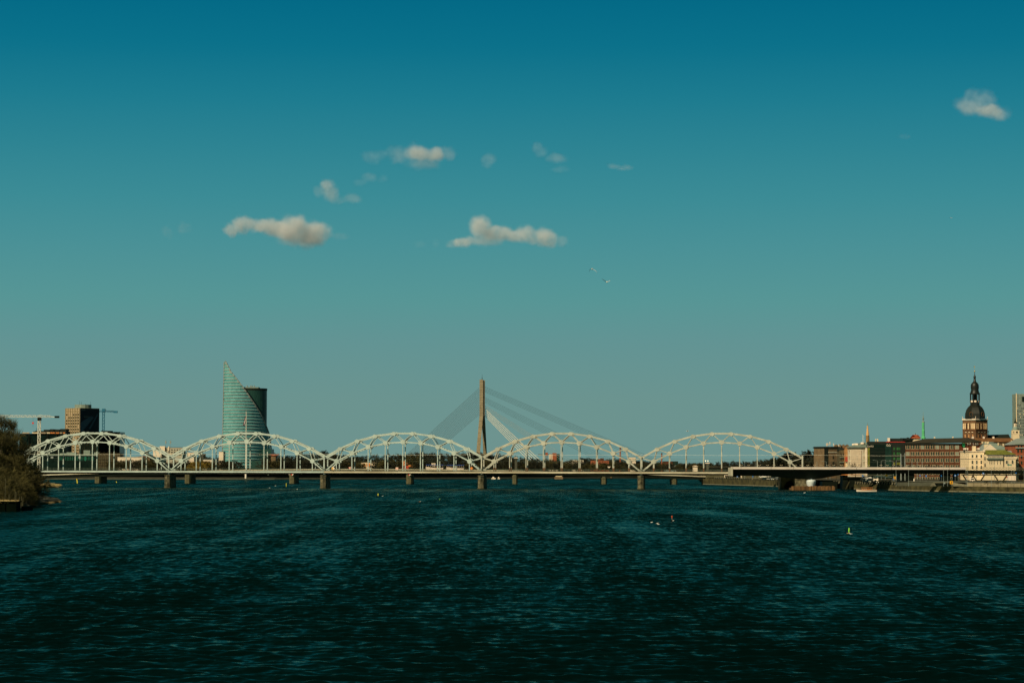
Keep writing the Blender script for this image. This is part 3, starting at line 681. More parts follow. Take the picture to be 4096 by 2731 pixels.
class Bd:
    """building laid out from its left and right photo columns at distance Y; local x right, y back, z height above ground"""
    def __init__(s, name, label, pa, pc, Y, depth, cat='building', group=None, dy=0):
        s.Y = Y; s.pa = pa; s.m = M(Y); x0 = GX(pa, Y); x1 = GX(pc, Y + dy); s.w = math.hypot(x1 - x0, dy); s.d = depth
        s.a = math.atan2(dy, x1 - x0); s.pc = pc; s.e = empty(name, (x0, Y, GZ), label, cat, group, rz=s.a)
    def z(s, py, px=None): return HZ(py, s.Y, px or (s.pa + s.pc) / 2) - GZ
    def x(s, px): return (px - s.pa) / (s.pc - s.pa) * s.w
    def body(s, ytop, wm, name='wall', cornice=None, plinth=None):
        b = MB(); h = s.z(ytop); b.box(0, s.w, 0, s.d, -.3, h); s.h = h
        o = b.build(name, MT[wm], s.e)
        if cornice:
            b = MB(); b.box(-.5, s.w + .5, -.5, s.d + .5, h - .1, h + .55); b.build('cornice', MT[cornice], s.e); s.h = h + .55
        return o
    def hip(s, yr, mt, over=.8, inset=None, name='roof', xl=None, xr=None):
        h = s.h; zr = s.z(yr); i = s.d / 2 if inset is None else inset; xl = i if xl is None else xl; xr = i if xr is None else xr
        v = [(-over, -over, h), (s.w + over, -over, h), (s.w + over, s.d + over, h), (-over, s.d + over, h), (xl, s.d / 2, zr), (s.w - xr, s.d / 2, zr)]
        b = MB(); b.add(v, [(0, 1, 5, 4), (1, 2, 5), (2, 3, 4, 5), (3, 0, 4), (3, 2, 1, 0)]); return b.build(name, MT[mt], s.e)
    def gable(s, yr, mt, wm, over=.4, name='roof'):      # gable end faces the viewer
        h = s.h; zr = s.z(yr); b = MB(); b.wall([(0, h), (s.w, h), (s.w / 2, zr)], 0, .3); b.build('gable', MT[wm], s.e)
        b = MB(); t = .3
        b.add([(-over, .31, h - .2), (s.w / 2, .31, zr + t), (s.w / 2, s.d, zr + t), (-over, s.d, h - .2)], [(0, 1, 2, 3)])
        b.add([(s.w / 2, .31, zr + t), (s.w + over, .31, h - .2), (s.w + over, s.d, h - .2), (s.w / 2, s.d, zr + t)], [(0, 1, 2, 3)])
        b.add([(-over, .31, h - .2), (s.w + over, .31, h - .2), (s.w / 2, .31, zr + t)], [(0, 1, 2)])
        return b.build(name, MT[mt], s.e)
    def flat(s, mt, name='roof'):
        b = MB(); b.box(-.15, s.w + .15, -.15, s.d + .15, s.h, s.h + .35); return b.build(name, MT[mt], s.e)
    def part(s, name, px0, px1, y0, y1, mt, dy=-.3, dep=.3, rest=None):
        b = MB(); b.box(s.x(px0), s.x(px1), dy, dy + dep, s.z(y1), s.z(y0)); return b.build(name, MT[mt] if isinstance(mt, str) else mt, s.e)
    def win(s, pxs, wpx, rows, **k):
        facade(s.e, (0, 0), (s.w, 0), [s.x(p) / s.w for p in pxs], wpx * s.m, [(s.z(b_), s.z(a_)) for a_, b_ in rows], **k)
def px_(a, c, n): return [a + (c - a) * i / (n - 1) for i in range(n)]
def text_mesh(txt, size, depth=.05):
    cu = bpy.data.curves.new('text', 'FONT'); cu.body = txt; cu.size = size; cu.extrude = depth; cu.align_x = 'CENTER'; cu.align_y = 'CENTER'
    o = bpy.data.objects.new('text', cu); SC.collection.objects.link(o); dg = bpy.context.evaluated_depsgraph_get(); dg.update()
    me = bpy.data.meshes.new_from_object(o.evaluated_get(dg)); bpy.data.objects.remove(o); return me

# ------------------------------------------------------------------ old town on the right bank
# brown corner house
B = Bd('corner_house', 'brown plastered house with telecom antennas on its flat roof, left end of the riverside row', 3297, 3358, 1560, 14, 'house', dy=4)
B.body(1791, 'plaster_brown', cornice='roof_dark'); B.flat('roof_dark')
B.part('string_course', 3312, 3352, 1806, 1810, 'plaster_grey'); B.part('side_bay', 3297, 3312, 1791, 1866, 'roof_dark', -.25, .2)
B.win([3333, 3356], 7, [(1823, 1834), (1846, 1857)], fm='plaster_brown')
b = MB()
for px, y0, r in ((3322, 1772, .35), (3326, 1771, .5), (3335, 1766, .25), (3350, 1772, .2), (3371, 1776, .25)):
    x = B.x(px); b.tube((x, 5, B.h), (x, 5, B.z(y0) - 1.4), .09, n=5); b.box(x - r, x + r, 4.8, 5.2, B.z(y0) - 1.6, B.z(y0))
b.build('antenna', MT['sign_white'], B.e)
B = Bd('crenellated_house', 'brown house with a wavy gabled parapet behind the corner house', 3338, 3396, 1600, 14, 'house')
B.body(1790, 'plaster_brown'); b = MB()
for k in range(4): x = B.w * (k + .5) / 4; b.wall([(x - 1.9, B.h), (x + 1.9, B.h), (x + 1.2, B.h + 1.5), (x, B.h + 2.3), (x - 1.2, B.h + 1.5)], 0, .4)
b.build('parapet', MT['plaster_brown'], B.e)
B = Bd('dark_gabled_house', 'narrow dark brown house with a dark gable, right of the brown corner house', 3358, 3381, 1545, 12, 'house')
B.body(1800, 'pier_base'); B.gable(1790, 'roof_dark', 'roof_dark'); B.win([3364, 3374], 4, [(1812, 1820), (1832, 1841), (1850, 1858)], fm='plaster_brown')
B.part('balcony', 3358, 3381, 1828, 1830, 'roof_grey', -1, 1); B.part('balcony', 3358, 3381, 1847, 1849, 'roof_grey', -1, 1)
B = Bd('orange_house', 'narrow orange and brown house against the white pilastered building', 3380.5, 3391, 1540, 12, 'house')
B.body(1791, 'plaster_orange'); B.gable(1786, 'roof_rust', 'plaster_orange'); B.part('panel', 3381, 3391, 1827, 1845, 'container_red', -.2, .2); B.part('panel', 3382, 3390, 1852, 1867, 'plaster_cream', -.2, .2)
B.win([3386], 4, [(1829, 1838), (1846, 1852)], fm='plaster_cream')
# white pilastered building
B = Bd('pilastered_building', 'pale building with tall white pilasters and a wide grey-green roof', 3391, 3470, 1500, 30, dy=-3)
B.body(1792, 'plaster_grey', cornice='plaster_grey')
h = B.h; b = MB(); zr = B.z(1763, 3480)
b.add([(-1.2, -1.2, h), (B.w + 1.2, -1.2, h), (B.w + 9, 34, zr), (B.w * .45, 26, B.z(1768)), (-1.2, 30, h + .5)], [(0, 1, 2, 3), (0, 3, 4), (4, 3, 2, 1, 0)])
b.build('roof', MT['roof_grey'], B.e)
b = MB()
for k in range(12): x = B.x(3403.5 + 3.72 * k); b.box(x - .17, x + .17, -.75, 0, -.2, B.z(1798))
b.box(B.x(3462), B.w, -.8, 0, -.2, B.z(1790)); b.build('pilaster', MT['plaster_white'], B.e)
b = MB(); b.box(B.x(3402), B.x(3448), -.04, 0, -.2, B.z(1799)); b.build('recessed_wall', MT['plaster_white'], B.e)
B.part('painted_eaves_shadow', 3391, 3470, 1790.5, 1795, 'roof_dark', -.35, .35)  # dark strip painted in for the shadow cast by the eaves
B.win([3397.5, 3455], 5, [(1798, 1808), (1822, 1834), (1845, 1856)], fm='plaster_white', style='double')
B.win([3429.5], 7, [(1822, 1838)], fm='plaster_grey')
for px, w_, y0 in ((3400, 9, 1773), (3410, 14, 1772), (3435, 12, 1768)): B.part('roof_unit', px, px + w_, y0, y0 + 7, 'sign_white', 12, 4)
# dark glass building
B = Bd('glass_office', 'dark glass office block with a red line along its roof edge and lit green panels', 3470, 3622, 1490, 30, dy=-2)
B.body(1777, 'glass_dark'); b = MB(); b.box(B.x(3479), B.w, 1, 30, B.h, B.z(1765)); b.build('top_floor', MT['roof_dark'], B.e)
B.part('red_line', 3545, 3621, 1766, 1768, 'sign_red', .6, .35); B.part('red_line', 3500, 3544, 1767, 1768, 'rust', .7, .25)
B.part('green_strip', 3470, 3479, 1791, 1867, 'roof_moss', -.25, .25)
B.part('stair_core', 3541, 3566, 1777, 1867, 'glass_mid', -.6, .6); B.part('red_frame', 3566, 3622, 1778, 1867, 'roof_dark', -.3, .3)
b = MB()
for y in (1792, 1806, 1826, 1846): b.box(0, B.w, -.12, 0, B.z(y + 2), B.z(y))
for k in range(26): x = B.w * .06 + k * B.w * .016; b.box(x, x + .08, -.1, 0, 0, B.z(1792), )
b.build('facade_grid', MT['roof_dark'], B.e)
for r_, (a_, c_) in enumerate(((1789, 1799), (1808, 1819), (1829, 1839), (1849, 1858))):
    for px, w_ in ((3577, 7), (3591, 8), (3599, 5)):
        q = B.part('lit_panel', px - w_ / 2, px + w_ / 2, a_, c_, 'green_panel' if not (r_ == 3) else 'roof_moss', -.36, .05)  # lit look is only in the green colour, the panels do not glow
for px, w_, s_ in ((3470.5, 25, (1, .5, .7, .5, .8, 1, .6, .9)), (3547, 17, (1.4, .9, 1.2, .8))):
    b = MB(); n = len(s_)
    for k, hh in enumerate(s_):
        x = B.x(px + w_ * k / n); ww = w_ / n * B.m * .62; z0 = B.z(1787 if n == 8 else 1784.5) ; hh *= .95 if n == 8 else 1.1
        b.box(x, x + ww * .35, -.75, -.62, z0, z0 + hh); b.box(x, x + ww, -.75, -.62, z0 + hh * .75, z0 + hh); b.box(x, x + ww, -.75, -.62, z0, z0 + hh * .2)
    b.build('sign_lettering', MT['sign_white'], B.e)
B.part('roof_box', 3555, 3564, 1750, 1764, 'sign_white', 8, 4); b = MB(); b.box(B.x(3568), B.x(3618), 12, 24, B.h + 2, B.z(1752)); b.build('roof_plant', MT['roof_dark'], B.e)
B.part('roof_box', 3505, 3508, 1754, 1764, 'plaster_cream', 8, 2); B.part('roof_box', 3512, 3517, 1754, 1764, 'plaster_cream', 8, 3)
# long brick building
B = Bd('brick_warehouse', 'long red-brown brick block with four rows of paired pale windows and a dark hipped roof', 3622, 3842, 1470, 34, dy=-6)
B.body(1773, 'brick'); B.h += .02
h = B.h; b = MB(); zr = B.z(1749, 3760); xr_ = B.x(3936)
b.add([(-1, -1, h), (B.w + .6, -1, h + .6), (xr_, 17, h + 1.0), (B.x(3700), 17, zr - .6), (B.x(3872), 19, zr), (-1, 36, h), (xr_, 36, h + 1)],
      [(0, 1, 4, 3), (1, 2, 4), (0, 3, 5), (5, 3, 4, 6), (4, 2, 6), (5, 6, 2, 1, 0)]); b.build('roof', MT['roof_brown'], B.e)
b = MB(); b.box(-.9, B.w + .5, -.9, 0, h - .55, h - .02); b.build('eaves', MT['roof_dark'], B.e)
cols = px_(3631.5, 3829, 11)
B.win(cols, 12.5, [(1781, 1795), (1807, 1821), (1833, 1847), (1859, 1872), (1885, 1897), (1907, 1916)], fm='panel_pink', style='double', gm='glass_mid', alt=('glass_pale', .10))
x2 = B.x(3930); b = MB(); b.add([(B.w, 0, -.3), (x2, 14, -.3), (x2, 30, -.3), (B.w, 33, -.3), (B.w, 0, h), (x2, 14, h + .4), (x2, 30, h + .4), (B.w, 33, h)],
      [(0, 1, 5, 4), (1, 2, 6, 5), (2, 3, 7, 6), (4, 5, 6, 7)]); b.build('side_wing', MT['brick_bright'], B.e)
for px, y0 in ((3738, 1746), (3812, 1745)): B.part('roof_vent', px - 3, px + 3, y0, y0 + 5, 'plaster_cream', 16, 2)
BW = B
u_ = Vector((x2 - B.w, 14, 0)); ul = u_.length; u_.normalize(); ang = math.atan2(u_.y, u_.x)
def on_wing(px): return Vector((B.w, 0, 0)) + u_ * (ul * (px - 3842) / (3930 - 3842)) + Vector((u_.y, -u_.x, 0)) * .25
cat = MB(); s_ = 1.22
head = [(-1, -.2), (-.9, -.75), (0, -1.35), (.9, -.75), (1, -.2), (1.02, 1.25), (.5, .85), (-.5, .85), (-1.02, 1.25)]
cat.wall([(x * s_, z * s_) for x, z in head], -.12, .12, 0)
for k in (-1, 1): cat.wall([(k * .25 * s_, -.05 * s_), (k * .8 * s_, .15 * s_), (k * .75 * s_, -.35 * s_), (k * .4 * s_, -.4 * s_)][::k], -.17, -.12, 1)
p = on_wing(3853.5); o = cat.build('cat_head_sign', [mat('cat_green', (.06, .62, .20), .6, .1), mat('cat_eye', (.004, .12, .02), .6, .1)], B.e); o.location = (p.x, p.y, B.z(1778.5)); o.rotation_euler = (0, 0, ang)
for k, (ch, px, py, rot) in enumerate((('D', 3870, 1774.5, 25), ('A', 3880.5, 1774, -12), ('S', 3893, 1775, 15), ('R', 3903, 1775.5, -5), ('I', 3910.5, 1775.5, 3))):
    p = on_wing(px); b = MB(); b.box(-.62, .62, -.06, .06, -.8, .8)
    o = b.build('letter_board', MT['car_grey'], B.e); o.location = (p.x, p.y, B.z(py)); o.rotation_euler = (0, math.radians(-rot), ang)
    me = text_mesh(ch, 1.7, .06); me.materials.clear(); me.materials.append(MT['plaster_white']); t = bpy.data.objects.new('letter', me); link(t, o); t.location = (0, -.12, 0); t.rotation_euler = (math.pi / 2, 0, 0)
# cream building with two faces
pA, pB, pC = P2(3842, 1395), P2(3876, 1378), P2(3937, 1376)
e = empty('cream_town_house', (pB[0], pB[1], GZ), 'cream two-faced classical house with a cornice, in front of the brick side wing', 'house')
def lo(p): return (p[0] - pB[0], p[1] - pB[1])
zf = lambda py: HZ(py, 1378, 3880) - GZ
b = MB(); fp = [lo(pB), lo(pC), (lo(pC)[0], 16), (lo(pA)[0], 18), lo(pA)]; b.prism(fp, -.3, zf(1804)); b.build('wall', MT['plaster_cream'], e)
b = MB(); g = [(x + (.5 if x > 0 else -.3), y - (.5 if y < 10 else 0)) for x, y in fp]; b.prism(g, zf(1806.5), zf(1803)); b.prism([(x + (.3 if x > 0 else -.2), y - (.3 if y < 10 else 0)) for x, y in fp], zf(1833.5), zf(1831.5)); b.build('cornice', MT['plaster_white'], e)
facade(e, lo(pB), lo(pC), [(p - 3876) / 61 for p in (3890, 3907, 3925.5)], 6.2 * M(1378), [(zf(1829), zf(1818)), (zf(1854), zf(1841)), (zf(1874), zf(1862))], fm='plaster_white', gm='glass_mid')
facade(e, lo(pA), lo(pB), [(p - 3842) / 34 for p in (3846, 3853.5, 3861, 3869)], 2.7 * M(1378), [(zf(1829), zf(1817)), (zf(1854), zf(1840)), (zf(1872), zf(1862))], fm='plaster_white', gm='glass_mid', style='plain')
b = MB(); xx = lambda p: lo(P2(p, 1378))[0]
b.box(xx(3899), xx(3911), 5, 8, zf(1803), zf(1783)); b.build('chimney', MT['plaster_cream'], e)
for p, y in ((3863, 1793), (3869, 1792), (3877, 1793), (3914, 1792), (3922, 1792)):
    b = MB(); b.box(xx(p), xx(p + 4.5), 6, 7.5, zf(1798), zf(y - 2)); b.box(xx(p), xx(p + 5), 6, 9, zf(1803), zf(1798.5), 1); b.build('roof_equipment', [MT['sign_white'], MT['roof_dark']], e)
# cream building with mossy roof
B = Bd('mossy_roof_house', 'cream riverside house with a mossy green hipped roof', 3937, 4063, 1372, 18, 'house')
B.body(1818, 'plaster_cream'); h = B.h
b = MB(); b.add([(B.x(3945), -1.2, h + .1), (B.x(4066), -1.2, h + .1), (B.x(4066), 19, h + .1), (B.x(3945), 19, h + .1), (B.x(3956), 9, B.z(1799)), (B.x(4030), 9, B.z(1798))],
      [(0, 1, 5, 4), (1, 2, 5), (2, 3, 4, 5), (3, 0, 4), (3, 2, 1, 0)]); b.build('roof', MT['roof_moss'], B.e)
B.part('loggia_back', 3951, 4011, 1821, 1829, 'glass_dark', -.06, .06)
b = MB()
for k in range(13): x = B.x(3951 + 4.9 * k); b.box(x, x + .32, -.4, 0, B.z(1829), B.z(1820))
b.build('loggia_post', MT['plaster_white'], B.e)
B.part('canopy', 3946, 4012, 1831, 1835, 'roof_grey', -1.2, 1.2); B.part('drainpipe', 4013, 4015.5, 1817, 1866, 'dark_steel_shade', -.3, .25)
B.part('string_course', 4016, 4063, 1830, 1833, 'plaster_white', -.3, .3)
B.win([4027, 4050], 7, [(1841, 1853)], fm='plaster_white', gm='glass_mid'); B.win([4027, 4038.5, 4050], 8, [(1819.5, 1826)], fm='plaster_white', gm='glass_pale')
B.win([3959, 3967, 3976, 3990, 4001], 2.6, [(1841, 1856)], fm='plaster_white', gm='glass_mid'); B.win([3940], 5, [(1827, 1840), (1852, 1866)], fm='plaster_white', gm='glass_dark')
B = Bd('narrow_cream_house', 'narrow cream house squeezed between the mossy roof and the red brick block', 4063.5, 4074, 1385, 14, 'house'); B.body(1824, 'plaster_cream'); B.flat('roof_dark'); B.win([4069], 3.5, [(1828, 1836), (1841, 1853), (1862, 1869)], fm='plaster_white')
B.part('balcony', 4064, 4073, 1836, 1840, 'dark_steel_shade', -.8, .8)
# red brick block at the edge
B = Bd('red_brick_block', 'tall red brick block with a grey roof cut by the right picture edge', 4062, 4150, 1400, 30)
B.body(1778, 'brick_bright'); b = MB(); h = B.h; b.add([(-.8, -.8, h), (B.w, -.8, h), (B.w, 30, h), (-.8, 30, h), (B.x(4085), 12, B.z(1752)), (B.w, 12, B.z(1752))], [(0, 1, 5, 4), (0, 4, 3), (2, 3, 4, 5), (1, 2, 5), (3, 2, 1, 0)]); b.build('roof', MT['roof_zinc'], B.e)
B.part('grey_band', 4062, 4150, 1788, 1793, 'roof_zinc', -.7, .7); B.part('top_cornice', 4062, 4150, 1772.5, 1778, 'roof_grey', -.8, .8)
B.win([4074, 4087, 4100], 4, [(1780, 1787)], fm='brick', gm='glass_dark'); B.win([4073, 4086, 4099], 6, [(1796, 1808), (1820, 1832), (1844, 1856)], fm='brick', gm='glass_mid')
# roofs between
B = Bd('pink_gabled_house', 'house with a plain pale pink gable wall behind the cream houses', 3932, 3990, 1425, 20, 'house'); B.body(1800, 'plaster_white'); B.gable(1776, 'roof_zinc', 'plaster_white')
B.part('side_gable', 3940, 3958, 1777, 1800, 'plaster_cream', 1, 2)
B = Bd('grey_roof_house', 'old house under a broad grey-green slope roof with small chimneys', 3950, 4042, 1450, 26, 'house'); B.body(1800, 'plaster_grey'); B.hip(1771, 'roof_grey', xl=4, xr=6)
for px, y in ((3961, 1766), (4005, 1770), (4025, 1773)): B.part('chimney', px - 2, px + 2, y, y + 10, 'plaster_cream', 8, 1.2)
B = Bd('steep_grey_house', 'low house with a steep pale grey roof left of the red brick block', 4028, 4062, 1410, 16, 'house'); B.body(1810, 'plaster_grey'); B.h += .01; B.hip(1785, 'roof_zinc', xl=10, xr=.2)
B = Bd('turreted_houses', 'dark roofed old house with rows of pale dormers and chimneys', 3925, 3965, 1470, 20, 'house'); B.body(1778, 'plaster_grey'); B.hip(1766, 'roof_grey')
for px in (3934, 3947, 3957): B.part('dormer', px, px + 3, 1765, 1773, 'plaster_cream', 3, 3)
B = Bd('rust_roof_house', 'long house with a rust brown tiled roof below the cathedral nave', 3906, 4062, 1520, 16, 'house'); B.body(1767, 'plaster_brown'); B.hip(1751, 'roof_rust', xl=1, xr=1)
for px in (3901, 3945, 3984): B.part('chimney', px - 3.4, px + 3.4, 1745, 1753, 'sign_white', 7, 1.5)
for px in (4048, 4056): B.part('chimney', px - 2, px + 2, 1760, 1768, 'plaster_cream', 1, 1.2)
B = Bd('tiled_pavilion', 'small building with an orange pyramid roof left of the green spire', 3652, 3680, 1600, 8, 'house'); B.body(1752, 'plaster_cream'); B.hip(1738, 'roof_red'); B.part('finial', 3666, 3668, 1732, 1739, 'roof_dark', 4, .3)
B = Bd('dark_roof_house', 'house with a flat dark roof behind the glass office', 3610, 3652, 1580, 14, 'house'); B.body(1760, 'roof_dark'); B.hip(1751, 'roof_dark'); B.part('chimney', 3632, 3640, 1749, 1757, 'roof_dark', 3, 2)

# cathedral: square brick tower turned forty-five degrees, domed baroque top, long dark nave
YD = 2005.0; md = M(YD)
e = empty('cathedral', (GX(3901.5, YD), YD, GZ), 'brick cathedral tower with a dark baroque dome and golden weathercock, long dark nave', 'church')
zd_ = lambda py: HZ(py, YD, 3900) - GZ
phi = math.radians(-11 + 3); hw = 49.2 * md
P = [(hw * math.cos(phi + t) if 1 else 0, hw * math.sin(phi + t)) for t in (math.radians(180), math.radians(270), 0, math.radians(90))]
b = MB(); b.prism(P, -.3, zd_(1681)); b.build('brick_tower', MT['brick_church'], e)
b = MB(); b.prism([(x * 1.05, y * 1.05) for x, y in P], zd_(1681), zd_(1679)); b.prism([(x * 1.035, y * 1.035) for x, y in P], zd_(1679) + .001, zd_(1674.5), 1)
for x, y in P: b.tube((x, y, zd_(1675.5)), (x, y, zd_(1666)), .15, .1, m=1); b.ball((x, y, zd_(1668)), .35, 1)
b.build('gallery', [MT['roof_grey'], MT['sign_white']], e)
for f0, f1 in ((P[0], P[1]), (P[1], P[2])):
    facade(e, f0, f1, [.075, .20, .33, .44, .55, .66, .79, .90][:8], 5.0 * md * 1.0, [(zd_(1715), zd_(1693))], fm='spire_stone', gm='plaster_cream', skip=[(0, 2), (0, 4)])
    facade(e, f0, f1, [.33, .60], 4.2 * md, [(zd_(1714), zd_(1696))], fm='brick', gm='glass_dark')
    facade(e, f0, f1, [.25, .5, .75], 9 * md, [(zd_(1729.5), zd_(1726.5))], fm='brick', gm='plaster_cream')
    facade(e, f0, f1, [.2, .48, .78], 4.5 * md, [(zd_(1749), zd_(1737))], fm='brick_bright', gm='spire_stone')
    d = Vector((f1[0] - f0[0], f1[1] - f0[1], 0)); n_ = Vector((d.y, -d.x, 0)).normalized()
    b = MB()
    for z in (1717.5, 1724): b.bar(Vector((*f0, zd_(z))) + n_ * .1, Vector((*f1, zd_(z))) + n_ * .1, .3, .35)
    b.build('brick_frieze', MT['brick'], e)
pr = [(1095, 43), (1075, 42.5), (1000, 41.5), (930, 37), (880, 30.5), (850, 24), (832, 19.6)]
b = MB(); b.lathe([(r * md, zd_(1450 + y / 4.9)) for y, r in pr], (0, 0, 0), 8, smooth=False, rot=phi + math.radians(22.5)); b.build('dome', MT['dome_copper'], e)
for t in (-125, -55):
    a = phi + math.radians(t + 10); b = MB(); c = Vector((math.cos(a), math.sin(a), 0)) * 40.3 * md + Vector((0, 0, zd_(1657)))
    for k in range(16):
        t0, t1 = 2 * math.pi * k / 16, 2 * math.pi * (k + 1) / 16; tn = Vector((-math.sin(a), math.cos(a), 0))
        b.bar(c + tn * 1.55 * math.cos(t0) + Vector((0, 0, 1.8 * math.sin(t0))), c + tn * 1.55 * math.cos(t1) + Vector((0, 0, 1.8 * math.sin(t1))), .22, .22)
    b.build('clock_face', MT['roof_rust'], e)
b = MB(); b.lathe([(19.6 * md, zd_(1620)), (19, zd_(1609))][:1] + [(19.6 * md, zd_(1609))], (0, 0, 0), 8, smooth=False, rot=phi + .39)
b.build('lantern_base', MT['dome_copper'], e)
b = MB()
for k in range(8):
    a = phi + math.radians(22.5 + 45 * k); c = (18 * md * math.cos(a), 18 * md * math.sin(a)); b.box(c[0] - .48, c[0] + .48, c[1] - .48, c[1] + .48, zd_(1609), zd_(1574))
b.tube((0, 0, zd_(1609)), (0, 0, zd_(1574)), 1.2); b.build('lantern_column', MT['dome_copper'], e)
b = MB()
for k in range(8):
    a, c = phi + math.radians(27 + 45 * k), phi + math.radians(63 + 45 * k)
    b.bar((18.3 * md * math.cos(a), 18.3 * md * math.sin(a), zd_(1605)), (18.3 * md * math.cos(c), 18.3 * md * math.sin(c), zd_(1605)), .25, 1.4)
b.build('lantern_railing', MT['sign_white'], e)
pr = [(622, 19), (603, 21.3), (590, 18), (575, 16.8), (530, 15.0), (500, 16.2), (470, 16.5), (440, 16), (415, 14), (390, 9.5), (375, 6), (360, 5), (345, 5.6), (340, 4.4), (310, 4.2), (290, 5.2), (270, 5), (258, 2.8), (240, 1.7), (185, .6)]
b = MB(); b.lathe([(r * md, zd_(1450 + y / 4.9)) for y, r in pr], (0, 0, 0), 16); b.build('onion_top', MT['dome_copper'], e)
b = MB(); b.ball((0, 0, zd_(1485)), 3 * md); b.tube((0, 0, zd_(1485)), (0, 0, zd_(1464)), .09, .05); b.wall([(-.5, zd_(1470)), (.1, zd_(1469)), (.6, zd_(1464)), (.1, zd_(1466)), (-.7, zd_(1463))], -.1, .1); b.build('weathercock', MT['gold'], e)
x0, x1 = hw * .5, (4052 - 3901.5) * md
b = MB(); b.box(x0, x1, 4, 30, -.3, zd_(1762)); b.build('nave_wall', MT['brick_church'], e)
b = MB(); b.add([(x0, 3, zd_(1762)), (x1, 3, zd_(1762)), (x1, 17, zd_(1735)), (x0, 17, zd_(1739)), (x0, 31, zd_(1762)), (x1, 31, zd_(1762))], [(0, 1, 2, 3), (3, 2, 5, 4), (1, 5, 2), (0, 3, 4), (0, 4, 5, 1)]); b.build('nave_roof', MT['roof_dark'], e)
b = MB(); x = (3971 - 3901.5) * md; b.tube((x, 17, zd_(1740)), (x, 17, zd_(1724)), .25, .1); b.ball((x, 17, zd_(1724)), .5); b.build('roof_finial', MT['gold'], e)
# green copper spire
YG = 1900.; mg = M(YG); e = empty('green_spire', (GX(3694, YG), YG, GZ), 'slender green copper church spire above the brick warehouse roof', 'spire')
zg = lambda py: HZ(py, YG, 3694) - GZ
b = MB(); b.lathe([(8 * mg, zg(1750)), (6.4 * mg, zg(1744)), (6.3 * mg, zg(1720)), (5.6 * mg, zg(1718)), (5.3 * mg, zg(1689))], (0, 0, 0), 8, smooth=False, rot=.3); b.build('shaft', MT['spire_green'], e)
b = MB(); b.lathe([(9.5 * mg, zg(1753)), (9.5 * mg, zg(1748)), (8 * mg, zg(1747))], (0, 0, 0), 8, smooth=False, rot=.3); b.box(-3 * mg, 3 * mg, -3, 3, -.3, zg(1752.9)); b.build('base', MT['spire_green'], e)
b = MB(); b.lathe([(5.8 * mg, zg(1689)), (5.8 * mg, zg(1686)), (2 * mg, zg(1684)), (2.2 * mg, zg(1678)), (4.4 * mg, zg(1676)), (2 * mg, zg(1671)), (2.6 * mg, zg(1668)), (1 * mg, zg(1664)), (.4 * mg, zg(1646))], (0, 0, 0), 8, rot=.3); b.build('pinnacle', MT['roof_grey'], e)
# stone gothic spire
YO = 2300.; mo = M(YO); e = empty('stone_spire', (GX(3471, YO), YO, GZ), 'orange stone gothic spire behind the pilastered building', 'spire'); zo = lambda py: HZ(py, YO, 3471) - GZ
b = MB(); b.lathe([(6.5 * mo, -.3), (6.5 * mo, zo(1763)), (5.6 * mo, zo(1738))], (0, 0, 0), 8, smooth=False); b.build('belfry', MT['spire_stone'], e)
b = MB(); 
for k in range(8): a = .39 + k * .785; b.bar((6.6 * mo * math.cos(a), 6.6 * mo * math.sin(a), zo(1766)), (5.8 * mo * math.cos(a), 5.8 * mo * math.sin(a), zo(1741)), .6, .4)
b.build('belfry_opening', MT['pier_base'], e)
b = MB(); b.lathe([(5.6 * mo, zo(1738)), (3.4 * mo, zo(1716)), (2 * mo, zo(1702))], (0, 0, 0), 8, smooth=False); b.build('steeple', MT['spire_stone'], e)
b = MB(); b.lathe([(2.0 * mo, zo(1702)), (1.0 * mo, zo(1697)), (.3 * mo, zo(1690))], (0, 0, 0), 8); b.build('spire_tip', MT['roof_grey'], e)
for px in (3450.5, 3453.5):
    pass
e = empty('lattice_mast', (GX(3453, 1800), 1800, GZ), 'pale pair of lattice masts left of the orange spire', 'mast'); zz = lambda py: HZ(py, 1800, 3453) - GZ
for dx in (-.35, .45):
    b = MB(); b.tube((dx, 0, 0), (dx, 0, zz(1738 + 4 * dx)), .2, .12, 5); b.build('pole', MT['white_cold'], e)
# cream church tower and high-rise at the right edge
YT = 1850.; mt_ = M(YT); e = empty('cream_church_tower', (GX(4063, YT), YT, GZ), 'small cream baroque church tower with a green bell cap before the high-rise', 'church'); zt2 = lambda py: HZ(py, YT, 4063) - GZ
b = MB(); b.box(-14 * mt_, 13 * mt_, -2.5, 2.6, -.3, zt2(1720)); b.box(-14.6 * mt_, 13.6 * mt_, -2.6, 2.7, zt2(1736), zt2(1733)); b.build('tower_body', MT['plaster_cream'], e)
b = MB(); b.lathe([(12.5 * mt_, zt2(1720)), (12.8 * mt_, zt2(1715)), (10 * mt_, zt2(1708)), (7 * mt_, zt2(1706))], (0, 0, 0), 8); b.build('bell_roof', MT['roof_grey'], e)
b = MB(); b.lathe([(6.6 * mt_, zt2(1706)), (6 * mt_, zt2(1693))], (0, 0, 0), 8, smooth=False); b.build('lantern', MT['plaster_white'], e)
b = MB(); b.lathe([(6.5 * mt_, zt2(1693)), (6.2 * mt_, zt2(1688)), (2 * mt_, zt2(1684)), (2.4 * mt_, zt2(1680)), (.5 * mt_, zt2(1674)), (.2 * mt_, zt2(1664))], (0, 0, 0), 8); b.build('cupola', MT['roof_dark'], e)
b = MB(); b.tube((3 * mt_, -2.52, zt2(1728)), (3 * mt_, -2.7, zt2(1728)), .75, n=12); b.build('clock_opening', MT['glass_dark'], e)
facade(e, (-14 * mt_, -2.5), (13 * mt_, -2.5), [.16], 2.5 * mt_, [(zt2(1732), zt2(1724))], fm='plaster_white'); facade(e, (-6 * mt_, -1.2), (6 * mt_, -1.2), [.3, .75], 1.6 * mt_, [(zt2(1703), zt2(1696))], fm='plaster_white')
